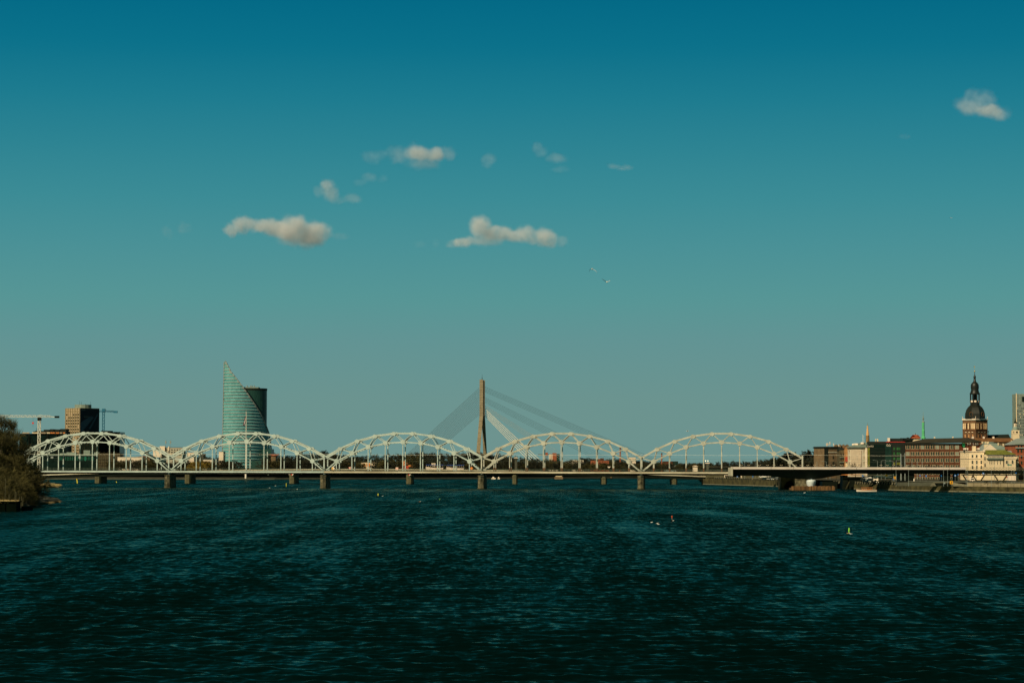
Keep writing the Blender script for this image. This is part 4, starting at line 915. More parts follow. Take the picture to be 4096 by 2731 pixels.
B = Bd('slab_high_rise', 'grey-green slab high-rise with rows of small windows at the right edge', 4067, 4170, 2500, 20, 'high-rise')
B.body(1575, 'roof_grey'); B.part('corner_pier', 4066, 4069, 1573, 1745, 'plaster_cream', -.6, .8)
b = MB()
for k in range(16): x = B.x(4069 + 5.6 * k); b.box(x, x + .45, -.5, 0, 0, B.z(1576))
b.build('facade_rib', MT['roof_zinc'], B.e)
B.win([4072, 4077.6, 4083.2, 4088.8, 4094.4, 4100], 3.6, [(1617 + 11.9 * k, 1623 + 11.9 * k) for k in range(11)], fm='roof_zinc', gm='glass_dark', alt=('plaster_cream', .16), skip=[(1, 1), (1, 2), (0, 3), (0, 4)])
B.part('dark_panel', 4090, 4110, 1586, 1606, 'glass_dark', -.7, .15)
# ------------------------------------------------------------------ left bank towers
# press tower: two visible faces, banner on the right one
YH = 3000.; e = empty('high_rise', (*P2(318, YH), GZ), 'tan concrete high-rise with a huge dark banner on its right face', 'high-rise')
c0 = P2(318, YH); l0 = P2(259, YH + 20); r0 = P2(395, YH + 23)
L_ = (l0[0] - c0[0], 20); Rr = (r0[0] - c0[0], 23); Bk = (L_[0] + Rr[0], 43)
zh = lambda py: HZ(py, YH, 330) - GZ
b = MB(); b.prism([(0, 0), Rr, Bk, L_], -.3, zh(1631)); b.build('wall', MT['tower_concrete'], e)
def face_box(b, f0, f1, u0, u1, z0, z1, pr, m=0):
    f0 = Vector((*f0, 0)); f1 = Vector((*f1, 0)); d = f1 - f0; n_ = Vector((d.y, -d.x, 0)).normalized()
    a = f0 + d * u0; c = f0 + d * u1
    b.add([(a.x, a.y, z0), (c.x, c.y, z0), (c.x, c.y, z1), (a.x, a.y, z1), *[tuple(q + n_ * pr + Vector((0, 0, z))) for q, z in ((a, z0), (c, z0), (c, z1), (a, z1))]],
          [(4, 5, 6, 7), (0, 4, 7, 3), (1, 2, 6, 5), (3, 7, 6, 2), (0, 1, 5, 4)], m)
us = lin_(.03, .97, 6)
facade(e, L_, (0, 0), us, 2.3, [(zh(1660.5 + 11.85 * k), zh(1654 + 11.85 * k)) for k in range(16)], fm='tower_concrete', gm='glass_dark', alt=('panel_pink', .06))
b = MB()
for k in range(7):
    u = .03 + .94 * k / 6; face_box(b, L_, (0, 0), u - .018, u + .018, 0, zh(1632), .6)
b.build('facade_rib', MT['tower_concrete'], e)
b = MB()
for u in us:
    for k in range(-2, 16): face_box(b, L_, (0, 0), u - .05, u + .05, zh(1666 + 11.85 * k), zh(1661.8 + 11.85 * k), .25)
b.build('spandrel_panel', MT['panel_pink'], e)
b = MB(); face_box(b, (0, 0), Rr, -.0, .99, zh(1726), zh(1633), .5); bn = b.build('banner', MT['ad_dark'], e)
b = MB(); f0, f1 = Vector((0, 0, 0)), Vector((*Rr, 0)); d = f1 - f0; n_ = Vector((d.y, -d.x, 0)).normalized() * .56
def fp_(u, py): q = f0 + d * u + n_; return (q.x, q.y, zh(py))
b.add([fp_(.02, 1726), fp_(.10, 1726), fp_(.72, 1668), fp_(.55, 1662), fp_(.02, 1690)], [(0, 1, 2, 3, 4)]); b.add([fp_(.45, 1712), fp_(.52, 1716), fp_(.92, 1660), fp_(.90, 1650)], [(0, 1, 2, 3)])
b.build('banner_picture', MT['ad_blue'], bn)
b = MB(); n_ = n_ * 1.1
for k in range(7): b.add([fp_(.04 + .032 * k, 1641), fp_(.06 + .032 * k, 1641), fp_(.06 + .032 * k, 1637), fp_(.04 + .032 * k, 1637)], [(0, 1, 2, 3)])
for k in range(9): b.add([fp_(.19 + .032 * k, 1668), fp_(.21 + .032 * k, 1668), fp_(.21 + .032 * k, 1664), fp_(.19 + .032 * k, 1664)], [(0, 1, 2, 3)])
b.build('banner_lettering', MT['ad_text'], bn)
b = MB()
for k in range(10): face_box(b, (0, 0), Rr, .04 + k * .1, .07 + k * .1, 0, zh(1727), .4)
b.build('shaded_side_rib', MT['pier_base'], e)  # dark brown puts this face's shade into the ribs
b = MB(); b.lathe([(10.3, zh(1631)), (10.3, zh(1617))], (.4, 18, 0), 14, smooth=False, rot=.2); b.build('rooftop_drum', MT['roof_grey'], e)
for px, y0 in ((308, 1603), (315, 1605), (352, 1604), (331, 1612)):
    b = MB(); x = (px - 318) * M(YH); b.tube((x, 14, zh(1617)), (x, 14, zh(y0)), .16, .1, 4); b.build('antenna', MT['dark_steel_shade'], e)
# dark glass block with external bracing
B = Bd('braced_glass_block', 'wide dark glass block with diagonal bracing and top strip painted sunlit orange', 79, 262, 2900, 40, dy=0)
B.body(1735, 'glass_dark'); b = MB()
for k in range(46): x = B.w * k / 46; b.box(x, x + .25, -.5, 0, 0, B.h, 0)
b.build('fin', MT['glass_mid'], B.e)
b = MB(); cw = B.w / 5
for k in range(6): b.box(cw * k - .5, cw * k + .5, -1.6, -.8, 0, B.h)
for k in range(5):
    p, q = (cw * k, -1.3, B.h * .45), (cw * (k + 1), -1.3, B.h)
    b.bar(p, q, .5, .5) if k % 2 == 0 else b.bar((p[0], -1.3, B.h), (q[0], -1.3, B.h * .45), .5, .5)
b.box(0, B.w, -1.6, -.8, B.h - .6, B.h + .4); b.build('external_brace', MT['dark_steel_shade'], B.e)
for a, c, mt in ((88, 117, 'panel_pink'), (127, 152, 'plaster_cream'), (163, 182, 'panel_pink'), (186, 198, 'plaster_cream'), (200, 218, 'orange_paint'), (222, 235, 'orange_paint'), (238, 248, 'panel_pink'), (251, 259, 'orange_paint')):
    B.part('top_window', a, c, 1728.5, 1733, mt, -.9, .9)  # sunlit look of the windows put into the box colours
b = MB()
for a, c, y0 in ((132, 160, 1722), (165, 186, 1717), (190, 205, 1715), (210, 228, 1716), (232, 256, 1714)): b.box(B.x(a), B.x(c), 12, 30, B.h, B.z(y0))
b.box(B.x(126), B.x(258), 8, 34, B.h, B.z(1724)); b.tube((B.x(131), 20, B.h), (B.x(131), 20, B.z(1710)), .2); b.build('roof_plant', MT['roof_dark'], B.e)
B = Bd('glass_wing', 'dark braced glass wing half hidden behind the high-rise', 390, 478, 3060, 40)
B.body(1727, 'glass_dark'); b = MB()
for px in (395, 430, 456, 462, 476): b.box(B.x(px), B.x(px + 2), -1.6, -.8, 0, B.z(1726))
for k in range(20): x = B.w * k / 20; b.box(x, x + .3, -.4, 0, 0, B.h)
b.build('external_brace', MT['dark_steel_shade'], B.e); b = MB(); b.box(B.x(398), B.x(435), 10, 30, B.h, B.z(1722)); b.build('roof_plant', MT['roof_dark'], B.e)
B = Bd('glass_podium', 'low dark glass podium with bright teal panels below the high-rise', 150, 392, 2860, 30)
B.body(1822, 'glass_dark'); b = MB(); b.box(0, B.w, -1.5, 30, B.h, B.z(1817)); b.build('roof', MT['roof_grey'], B.e)
for px in (150, 236, 341): B.part('teal_panel', px - 1.5, px + 1.5, 1824, 1843 if px > 150 else 1868, 'teal_panel', -.5, .5)
for px, w_ in ((203, 10), (313, 10), (318, 4)): B.part('white_panel', px, px + w_, 1822, 1833, 'roof_zinc', -.5, .5)
b = MB()
for k in range(20): x = B.x(240 + k * 7); b.box(x, x + .4, -.4, 0, B.z(1840), B.z(1826))
b.build('louvre', MT['teal_panel'], B.e)
for a, c, y0 in ((235, 262, 1812), (262, 300, 1808), (330, 356, 1800), (372, 392, 1808)): B.part('roof_unit', a, c, y0, 1817, 'roof_grey', 6, 6)
B = Bd('scaffolded_block', 'brown unfinished block wrapped in scaffolding right of the podium', 392, 480, 2850, 20)
B.body(1812, 'pier_base'); b = MB()
for k in range(12): x = B.w * k / 11; b.box(x - .15, x + .15, -1.2, -.9, 0, B.h + (2 if k % 2 else .3))
for k in range(5): b.box(0, B.w, -1.2, -.9, 3.4 * k, 3.4 * k + .25)
b.build('scaffold', MT['quay_stone'], B.e)
# cranes
def crane(name, pm, y_bot, y_top, yj, pj0, pj1, pcj, Y, mt, lab, cab, hook=None):
    e = empty(name, (GX(pm, Y), Y, GZ), lab, 'crane', 'tower cranes'); z = lambda py: HZ(py, Y, pm) - GZ; X = lambda px: (px - pm) * M(Y)
    def lattice(nm, p, q, w, n, base_m, rr):
        b = MB(); p = Vector(p); q = Vector(q); d = (q - p) / n; u = d.normalized(); s1 = Vector((0, 1, 0)); s2 = u.cross(s1).normalized()
        cs = [s1 * w / 2 + s2 * w / 2, s1 * -w / 2 + s2 * w / 2, s1 * -w / 2 - s2 * w / 2, s1 * w / 2 - s2 * w / 2]
        for c in cs: b.bar(p + c, q + c, rr, rr)
        for k in range(n):
            for a_, c_ in ((cs[0], cs[3]), (cs[1], cs[2]), (cs[1], cs[0])):
                f, g = (a_, c_) if k % 2 else (c_, a_); b.bar(p + d * k + f, p + d * (k + 1) + g, rr * .7, rr * .7)
        return b.build(nm, MT[base_m], e)
    lattice('mast', (0, 0, 0), (0, 0, z(y_top)), 2.6 if name == 'tower_crane' else 2.6, 20, mt, .5)
    lattice('jib', (X(pj0), 0, z(yj)), (X(pj1), 0, z(yj + 1)), 2.0, 26, mt, .34)
    b = MB(); b.bar((X(pj1), 0, z(yj + 1.5)), (X(pcj), 0, z(yj + 4)), 1.6, .8); b.bar((0, 0, z(yj - 6)), (X(pj1), 0, z(yj + 3)), .25, .25); b.build('counter_jib', MT[mt], e)
    b = MB(); b.box(X(pcj) - 1.5, X(pcj) + 3.5, -1.2, 1.2, z(yj + 7), z(yj - 1)); b.build('counterweight', MT[cab], e); b = MB(); b.box(-1.8, 2.2, -1.8, 1.8, z(y_top + 6), z(y_top - 6)); b.build('operator_cab', MT[cab], e)
    if hook:
        b = MB(); b.bar((X(hook), 0, z(yj + 3)), (X(hook), 0, z(yj + 44)), .14, .14); b.box(X(hook) - 1, X(hook) + 1, -.5, .5, z(yj + 31), z(yj + 24), 1); b.build('hook_block', [MT['dark_steel_shade'], MT['sign_red']], e)
crane('tower_crane', 155, 1860, 1675, 1664, -40, 200, 222, 2700, 'crane_yellow', 'pale yellow tower crane with a long jib at the far left', 'dark_steel_shade', 130)
crane('tower_crane.001', 412, 1860, 1640, 1644, 370, 452, 457, 3100, 'crane_blue', 'blue tower crane right of the high-rise with the banner', 'crane_blue')
crane('distant_crane', 2186, 1860, 1815, 1818, 2153, 2205, 2208, 3900, 'pier_base', 'distant brown crane beside the red and white apartment tower', 'brick_bright')
# curved glass tower
YK = 2614.; mk_ = M(YK); e = empty('curved_glass_tower', (GX(983, YK), YK, GZ), 'green glass tower whose curved front sweeps up to a point on its left', 'skyscraper')
zk = lambda py: HZ(py, YK, 960) - GZ
xk = lambda px: (px - 983) * mk_
def glass_cells(name, c1, c2, dark, ncell):
    m = bpy.data.materials.new(name); m.use_nodes = True; n = m.node_tree; L = n.links; b = n.nodes['Principled BSDF']
    uv = n.nodes.new('ShaderNodeUVMap'); fl = n.nodes.new('ShaderNodeVectorMath'); fl.operation = 'FLOOR'
    wn = n.nodes.new('ShaderNodeTexWhiteNoise'); wn.noise_dimensions = '2D'; cr = n.nodes.new('ShaderNodeValToRGB'); cr.color_ramp.interpolation = 'CONSTANT'
    L.new(uv.outputs[0], fl.inputs[0]); L.new(fl.outputs[0], wn.inputs[0])
    no = n.nodes.new('ShaderNodeTexNoise'); no.inputs['Scale'].default_value = .03; no.inputs['Detail'].default_value = 1; L.new(uv.outputs[0], no.inputs[0])
    ad = n.nodes.new('ShaderNodeMath'); ad.operation = 'ADD'; mu = n.nodes.new('ShaderNodeMath'); mu.operation = 'MULTIPLY_ADD'; mu.inputs[1].default_value = .42; mu.inputs[2].default_value = -.12
    L.new(wn.outputs[0], mu.inputs[0]); L.new(mu.outputs[0], ad.inputs[0]); L.new(no.outputs[0], ad.inputs[1]); L.new(ad.outputs[0], cr.inputs[0])
    el = cr.color_ramp.elements; el[0].position = 0; el[0].color = (*dark, 1); el[1].position = .37; el[1].color = (*c1, 1); q = el.new(.58); q.color = (*c2, 1)
    L.new(cr.outputs[0], b.inputs['Base Color']); b.inputs['Roughness'].default_value = .35; b.inputs['Specular IOR Level'].default_value = .35
    return m
gl = glass_cells('tower_glass', (.088, .275, .27), (.115, .33, .325), (.02, .09, .085), 0); gd = glass_cells('tower_glass_dark', (.012, .045, .034), (.018, .06, .045), (.008, .03, .024), 0)
edge = [(1449, 904), (1488, 925), (1525, 955), (1554, 977), (1589, 1000), (1624, 1022), (1656, 1041), (1691, 1057), (1729, 1070), (1758, 1075), (1800, 1080), (1868, 1085)]
def xedge(py):
    for (y0, x0), (y1, x1) in zip(edge[:-1], edge[1:]):
        if y0 <= py <= y1: return x0 + (x1 - x0) * (py - y0) / (y1 - y0)
    return edge[0][1] if py < edge[0][0] else edge[-1][1]
XL = 897.; hw_ = 95.
def plan_y(px, off=0): t = (px - 950) / 138.; t = max(t, -.4); return -14 + 30 * t * t - off
def shell(b, ys, off, uvl):
    n = 44
    for r_, (ya, yb) in enumerate(zip(ys[:-1], ys[1:])):
        ra = [(XL - (ya - 1449) * .012) + (xedge(ya) - XL) * j / n for j in range(n + 1)]; rb2_ = [(XL - (yb - 1449) * .012) + (xedge(yb) - XL) * j / n for j in range(n + 1)]
        for j in range(n):
            b.add([(xk(rb2_[j]), plan_y(rb2_[j], off), zk(yb)), (xk(rb2_[j + 1]), plan_y(rb2_[j + 1], off), zk(yb)), (xk(ra[j + 1]), plan_y(ra[j + 1], off), zk(ya)), (xk(ra[j]), plan_y(ra[j], off), zk(ya))], [(0, 1, 2, 3)])
            uvl += [(rb2_[j] * .11, yb / 12.27), (rb2_[j + 1] * .11, yb / 12.27), (ra[j + 1] * .11, ya / 12.27), (ra[j] * .11, ya / 12.27)]
ys = [1449 + (1870 - 1449) * k / 68 for k in range(69)]
b = MB(); uvl = []; shell(b, ys, 0, uvl); o = b.build('curved_front', gl, e)
ul_ = o.data.uv_layers.new(name='UVMap'); ul_.data.foreach_set('uv', np.array(uvl, np.float32).ravel())
b = MB(); uvl = []; shell(b, ys, -1.2, uvl); o = b.build('front_lining', gd, e); ul_ = o.data.uv_layers.new(name='UVMap'); ul_.data.foreach_set('uv', np.array(uvl, np.float32).ravel())
b = MB(); k = 0; y = 1456.
while y < 1868:
    n = 20; x1 = xedge(y) + (2.2 if y < 1570 else 0); x0 = XL - (y - 1449) * .012 - .6
    for j in range(n):
        a, c = x0 + (x1 - x0) * j / n, x0 + (x1 - x0) * (j + 1) / n
        b.bar((xk(a), plan_y(a, .35), zk(y)), (xk(c), plan_y(c, .35), zk(y)), .55, .34)
    b.build('floor_band', MT['band_metal'], e); b = MB()
    y += 12.27
b = MB()
for (y0, x0), (y1, x1) in zip(edge[:-1], edge[1:]): b.bar((xk(x0), plan_y(x0, -.3), zk(y0)), (xk(x1), plan_y(x1, -.3), zk(y1)), .8, 1.6)
b.bar((xk(897), plan_y(897), zk(1449)), (xk(892), plan_y(892), zk(1870)), .6, 1.2); b.tube((xk(899), plan_y(899), zk(1452)), (xk(904.5), plan_y(904), zk(1444)), .3); b.build('edge_trim', MT['roof_zinc'], e)
b = MB(); b.lathe([(78 * mk_, -.3), (78 * mk_, zk(1553))], (0, 13, 0), 40, sy=.8, smooth=False); uvl = []
o = b.build('rear_body', gd, e); u2 = o.data.uv_layers.new(name='UVMap')
for pl_ in o.data.polygons:
    for li in pl_.loop_indices: v = o.data.vertices[o.data.loops[li].vertex_index].co; u2.data[li].uv = (math.atan2(v.y - 13, v.x) * 25, v.z / 3.33)
b = MB(); b.lathe([(79 * mk_, zk(1560)), (79.2 * mk_, zk(1552))], (0, 13, 0), 40, sy=.8); b.build('crown_band', MT['roof_dark'], e)
b = MB(); b.box(xk(970), xk(1030), 4, 20, zk(1553), zk(1547)); b.build('roof_plant', MT['roof_grey'], e)
b = MB()
for px in (982, 996, 1002, 1011): b.tube((xk(px), 10, zk(1547)), (xk(px), 10, zk(1540)), .6, n=6)
b.build('roof_vent', MT['roof_zinc'], e)
b = MB(); b.box(xk(1050), xk(1087), -6, 24, -.3, zk(1795)); b.box(xk(1010), xk(1092), -12, 20, -.3, zk(1842)); b.build('low_annex', gd, e)
# small buildings on the horizon, left to right
def lowb(name, lab, a, c, yt, Y, wm, rm, cols=0, rows=None, depth=18, roof='flat', yr=None, ww=3):
    B = Bd(name, lab, a, c, Y, depth); B.body(yt, wm)
    if roof == 'flat': B.flat(rm)
    else: B.hip(yr, rm)
    if cols: B.win(px_(a + (c - a) * .08, c - (c - a) * .08, cols), ww, rows, fm=wm, gm='glass_dark')
    return B
B = lowb('factory', 'pale factory block with a tall white stair tower behind the second pier', 636, 727, 1790, 2550, 'plaster_grey', 'roof_brown', 8, [(1796, 1800), (1806, 1810), (1816, 1820)], 30, ww=6)
B.part('stair_tower', 639, 660, 1784, 1812, 'plaster_white', -2, 4); B.part('stair_tower', 672, 677, 1785, 1801, 'plaster_white', -1, 3); B.part('white_wing', 615, 648, 1801, 1828, 'plaster_white', -6, 5); B.part('white_wing', 668, 690, 1817, 1826, 'plaster_white', -3, 3)
for px in (659, 678): 
    b = MB(); x = B.x(px); b.tube((x, 6, B.h), (x, 6, B.z(1757)), .15, .1); b.box(x - .7, x + .7, 5.5, 6.5, B.z(1773), B.z(1763)); b.build('antenna', MT['roof_zinc'], B.e)
lowb('long_warehouse', 'long low white warehouse in the first arch', 470, 568, 1828, 2450, 'plaster_white', 'roof_zinc', 0); lowb('brown_roof_houses', 'low brown roofed houses left of the factory', 540, 600, 1827, 2650, 'plaster_brown', 'roof_rust', 0, roof='hip', yr=1822)
lowb('white_shed', 'small white shed left of the curved glass tower behind the second arch', 812, 852, 1838, 2450, 'plaster_white', 'roof_zinc'); lowb('white_tower_block', 'small bright white block touching the left of the curved glass tower', 875, 893, 1806, 2500, 'plaster_white', 'roof_zinc', 0)
lowb('pale_block', 'small pale block between the factory and the white block', 748, 776, 1810, 2600, 'plaster_white', 'plaster_grey', 3, [(1815, 1818), (1823, 1826)]); lowb('grey_block', 'grey block with balconies in the second arch', 794, 814, 1815, 2500, 'concrete_dark', 'roof_dark', 3, [(1822, 1826), (1832, 1836)])
lowb('red_roof_house', 'house with a small red roof just right of the curved glass tower', 1084, 1102, 1822, 2500, 'plaster_brown', 'roof_red', 0, roof='hip', yr=1816)
B = lowb('yellow_depot', 'yellow depot building with orange doors in the third arch', 1444, 1505, 1851, 2380, 'plaster_cream', 'plaster_cream', 0)
B.part('orange_door', 1448, 1460, 1855, 1866, 'orange_paint', -.4, .4); B.part('orange_door', 1466, 1480, 1853, 1865, 'orange_paint', -.4, .4); B.part('stair_ramp', 1486, 1500, 1848, 1866, 'plaster_cream', -3, 3); B.part('dark_doorway', 1493, 1497, 1852, 1858, 'glass_dark', -3.1, .1)
B = lowb('blue_container_shed', 'low grey-blue container shed left of the yellow depot', 1364, 1404, 1856, 2400, 'glass_mid', 'car_grey'); lowb('tan_house', 'small tan gabled house behind the container shed', 1378, 1396, 1846, 2450, 'plaster_orange', 'roof_brown', 0, roof='hip', yr=1838)
B = lowb('red_work_barge', 'rusty red work barge with a tall orange housing moored in the third arch', 1594, 1634, 1862, 2330, 'container_red', 'rust', 0)
B.part('orange_housing', 1609, 1619, 1843, 1862, 'orange_paint', -1, 4); B.part('orange_housing', 1618, 1632, 1849, 1856, 'rust', -1, 4); B.part('orange_bin', 1634, 1651, 1859, 1866, 'orange_paint', -2, 4); B.part('orange_pontoon', 1648, 1664, 1865, 1868, 'orange_paint', -2, 4)
B = Bd('apartment_tower', 'apartment tower, white left half and red brick right half, in the fourth arch', 2196, 2234, 3300, 14, 'high-rise'); B.body(1816, 'plaster_white'); B.flat('roof_dark'); B.win([2200, 2206], 3, [(1819 + 5 * k, 1821.5 + 5 * k) for k in range(4)], fm='plaster_white')
B.part('brick_half', 2210, 2226, 1811, 1846, 'brick_bright', -1, 14); B.part('grey_half', 2226, 2239, 1815, 1846, 'glass_mid', -.5, 13)
lowb('terminal_building', 'long flat white terminal building in the fourth arch', 2288, 2334, 1840, 3000, 'plaster_white', 'roof_zinc', 8, [(1842, 1844)], ww=3)
B = lowb('brick_mill', 'dark red brick mill building with stepped roofs in the right half of the fourth arch', 2364, 2436, 1841, 2950, 'brick_bright', 'roof_dark', 7, [(1845, 1848), (1852, 1855)], ww=2); B.part('brick_step', 2390, 2402, 1835, 1850, 'brick_bright', 1, 6); B.part('brick_step', 2402, 2416, 1832, 1850, 'brick', 4, 6)
lowb('cream_flats', 'cream block of flats left of the fourth pier', 2515, 2543, 1829, 3000, 'plaster_white', 'plaster_grey', 5, [(1833, 1836), (1840, 1843)], ww=2.5)
B = lowb('power_station', 'low red and dark industrial halls right of the fourth pier', 2655, 2712, 1845, 2950, 'brick', 'roof_dark', 0); B.part('dark_hall', 2690, 2712, 1846, 1862, 'glass_mid', -2, 4)
lowb('glass_greenhouse', 'small dark hall left of the short brick chimney', 2625, 2642, 1850, 2900, 'glass_mid', 'roof_grey'); lowb('river_terminal', 'long low dark shed on the shore at the end of the fifth arch', 2660, 2705, 1861, 2850, 'roof_zinc', 'roof_grey')
lowb('white_tent', 'small white pointed tent beyond the fifth arch', 2773, 2790, 1866, 2500, 'plaster_white', 'plaster_white', 0, depth=8, roof='hip', yr=1861)
def chimney(px, y0, Y, r0, r1, lab):
    e = empty('chimney', (GX(px, Y), Y, GZ), lab, 'chimney', 'brick factory chimneys'); z = HZ(y0, Y, px) - GZ
    b = MB(); b.tube((0, 0, -.3), (0, 0, z), r0, r1, 12); b.build('stack', MT['brick_bright'], e); b = MB(); b.tube((0, 0, z * .93), (0, 0, z + .3), r1 * 1.12, r1 * 1.1, 12); b.build('rim', MT['brick'], e)
chimney(2481, 1788, 3000, 1.15, .75, 'tall dark brick chimney seen through the right half of the fourth arch'); chimney(2647, 1812, 2950, .95, .75, 'short brick chimney seen through the left half of the fifth arch')
chimney(1880, 1803, 3000, 1.4, 1.0, 'reddish chimney stub beside the right leg of the tall pylon') if 0 else None
# harbour boats behind the bridge
def ferry(px0, px1, py, Y, lab):
    w = (px1 - px0) * M(Y); e = empty('tour_boat', (GX(px0, Y), Y, GZ), lab, 'boat', 'white tour boats with blue canopies'); z = HZ(py, Y, px0) - GZ
    b = MB(); b.add([(0, 0, z - 2), (w * .9, 0, z - 2), (w, 2.5, z), (0, 0, z), (0, 5, z - 2), (w * .9, 5, z - 2), (0, 5, z)], [(0, 1, 2, 3), (4, 6, 2, 5), (3, 2, 6), (0, 3, 6, 4), (1, 5, 2), (0, 4, 5, 1)]); b.build('hull', MT['sign_white'], e)
    b = MB(); b.box(w * .03, w * .93, .3, 4.7, z + .01, z + 1.0); b.build('cabin', MT['glass_dark'], e); b = MB(); b.box(w * .02, w * .95, 0, 5, z + 1.7, z + 2.2); 
    b.build('canopy', MT['boat_blue'], e); b = MB()
    for k in range(9): b.box(w * (.03 + .11 * k), w * (.03 + .11 * k) + .12, .1, .25, z, z + 1.7)
    b.build('canopy_post', MT['sign_white'], e)
ferry(1703, 1777, 1867, 2280, 'white tour boat with blue canopy, left one of the pair in the third arch'); ferry(1785, 1860, 1868, 2280, 'white tour boat with blue canopy, right one of the pair in the third arch')
B = Bd('boat_house', 'small cream wheelhouse hut behind the left tour boat', 1726, 1742, 2330, 6, 'hut'); B.body(1853, 'plaster_white'); B.flat('plaster_white'); B.win([1734], 6, [(1856, 1859)], fm='plaster_white')
# giant flag
YF = 1995.; e = empty('flagpole', (GX(983.5, YF), YF, 1), 'tall white flagpole in front of the curved glass tower', 'flagpole'); zf_ = lambda py: HZ(py, YF, 983) - 1
b = MB(); b.tube((0, 0, 0), (0, 0, zf_(1648)), .45, .22, 8); b.build('pole', MT['white_paint'], e); b = MB(); b.ball((0, 0, zf_(1647.5)), .4); b.build('finial', MT['white_paint'], e)
b = MB(); b.tube((0, 0, 0), (0, 0, zf_(1893)), .9, .8, 8); b.build('pedestal', MT['white_paint'], e)
e = empty('national_flag', (GX(983.5, YF), YF, HZ(1662, YF, 983)), 'limp maroon, white, maroon flag on the tall flagpole', 'flag')
st = [[(-.3, -1), (-1.4, -2.8), (-1.5, -5.5), (-2.7, -7.6)], [(-.3, 0), (-.7, -1.4), (-.75, -4.2), (-1.5, -6.2)]]
b = MB()
rows = [[(-.25, -.2), (-.9, -1.2), (-1.5, -3.0), (-2.0, -5.0), (-2.75, -7.9)], [(-.25, -1.6), (-.8, -2.5), (-1.15, -4.0), (-1.7, -5.9), (-2.4, -8.2)], [(-.25, -2.4), (-.7, -3.4), (-.95, -4.9), (-1.5, -6.6), (-2.1, -8.3)], [(-.25, -4.2), (-.4, -4.9), (-.6, -6.2), (-1.1, -7.5), (-1.7, -8.4)]]
for k in range(3):
    for j in range(4):
        q = [(*rows[k + 1][j],), (*rows[k + 1][j + 1],), (*rows[k][j + 1],), (*rows[k][j],)]
        b.add([(x, .25 * math.sin(x * 3 + k), z) for x, z in q] + [(x, .25 * math.sin(x * 3 + k) + .05, z) for x, z in q], [(0, 1, 2, 3), (7, 6, 5, 4)], 1 if k == 1 else 0)
b.build('cloth', [MT['flag_maroon'], MT['flag_white']], e)
# ------------------------------------------------------------------ trees
def make_tree(seed, H, spread, levels=4, twig_w=.10, twig_l=1.3, nsub=5, ntw=7, form='round', th=.30, evergreen=False):
    """bare broadleaf tree: returns (trunk MB, crown MB); crown = limbs and many fine twigs"""
    r = random.Random(seed); T = MB(); C = MB()
    def blade(p, d, l, w):
        s = d.cross(Vector((r.uniform(-1, 1), r.uniform(-1, 1), r.uniform(-1, 1)))).normalized() * w
        q = p + d * l; mid = p + d * l * .5 + Vector((r.uniform(-1, 1), r.uniform(-1, 1), r.uniform(-1, 1))) * l * .12
        C.add([p - s * .5, p + s * .5, mid + s * .45, q, mid - s * .45], [(0, 1, 2, 3, 4)])
    def grow(p, d, l, rad, lv):
        n = 3; pts = [p]
        for i in range(n):
            d = (d + Vector((r.uniform(-1, 1), r.uniform(-1, 1), r.uniform(-.5, .9))) * .16).normalized(); p = p + d * l / n; pts.append(p)
            C.tube(pts[-2], pts[-1], rad * (1 - .28 * i / n), rad * (1 - .28 * (i + 1) / n), 3 if lv > 1 else 4, 0, False) if rad > .02 else None
        if lv >= levels:
            for i in range(ntw):
                q = pts[r.randrange(1, n + 1)]; dd = (d + Vector((r.uniform(-1, 1), r.uniform(-1, 1), r.uniform(-.6, .8))) * .8).normalized(); blade(q, dd, twig_l * r.uniform(.5, 1.2), twig_w)
            return
        k = nsub if lv > 1 else nsub + 1
        for i in range(k):
            t = .35 + .65 * (i + r.random()) / k; q = pts[0].lerp(pts[-1], min(1, t)) if True else p
            az = r.uniform(0, 6.283); dev = r.uniform(.45, .95) * (.75 if form == 'tall' else 1)
            s = d.orthogonal().normalized(); s = Matrix.Rotation(az, 3, d) @ s
            nd = (d * math.cos(dev) + s * math.sin(dev) + Vector((0, 0, .12))).normalized()
            grow(q, nd, l * r.uniform(.5, .72), rad * .5, lv + 1)
    tr = H * .018; top = H * (.75 if form == 'tall' else .5); p = Vector((0, 0, -.3)); n = 6
    pts = [p]
    for i in range(n):
        q = Vector((r.uniform(-1, 1) * H * .008 * i, r.uniform(-1, 1) * H * .008 * i, -.3 + top * (i + 1) / n)); pts.append(q)
        T.tube(pts[-2], q, tr * (1 - .11 * i), tr * (1 - .11 * (i + 1)), 7)
    nl = 11 if form == 'tall' else 9
    for i in range(nl):
        t = th / (top / H) + (1 - th / (top / H)) * i / (nl - 1); t = min(.999, t); q = pts[int(t * n)].lerp(pts[min(n, int(t * n) + 1)], t * n % 1)
        az = i * 2.4 + r.uniform(-.4, .4); up = (.35 + .9 * i / nl) if form == 'round' else 1.3
        if i == nl - 1: up = 3
        d = Vector((math.cos(az), math.sin(az), up)).normalized()
        L0 = H * spread * (1.0 if form == 'round' else .75) * (1 - .25 * i / nl) * r.uniform(.85, 1.15)
        grow(q, d, L0, tr * .42, 1)
    return T, C
def mesh_of(mb, name, mt):
    o = mb.build(name, mt); me = o.data; bpy.data.objects.remove(o); return me
PROTO = {}
def proto(key, **k):
    tm, cm = k.pop('tm', 'bark'), k.pop('cm', 'twig')
    T, C = make_tree(**k); zs = max(v[2] for v in C.v); PROTO[key] = (mesh_of(T, 'trunk', MT[tm]), mesh_of(C, 'crown', MT[cm]), zs)
for s in range(5): proto('far%d' % s, seed=20 + s, H=20, spread=.36, levels=3, twig_w=.17, twig_l=1.7, nsub=5, ntw=12, th=.16)
for s in range(2): proto('tall%d' % s, seed=50 + s, H=24, spread=.22, levels=3, twig_w=.16, twig_l=1.5, nsub=5, ntw=9, form='tall', th=.15)
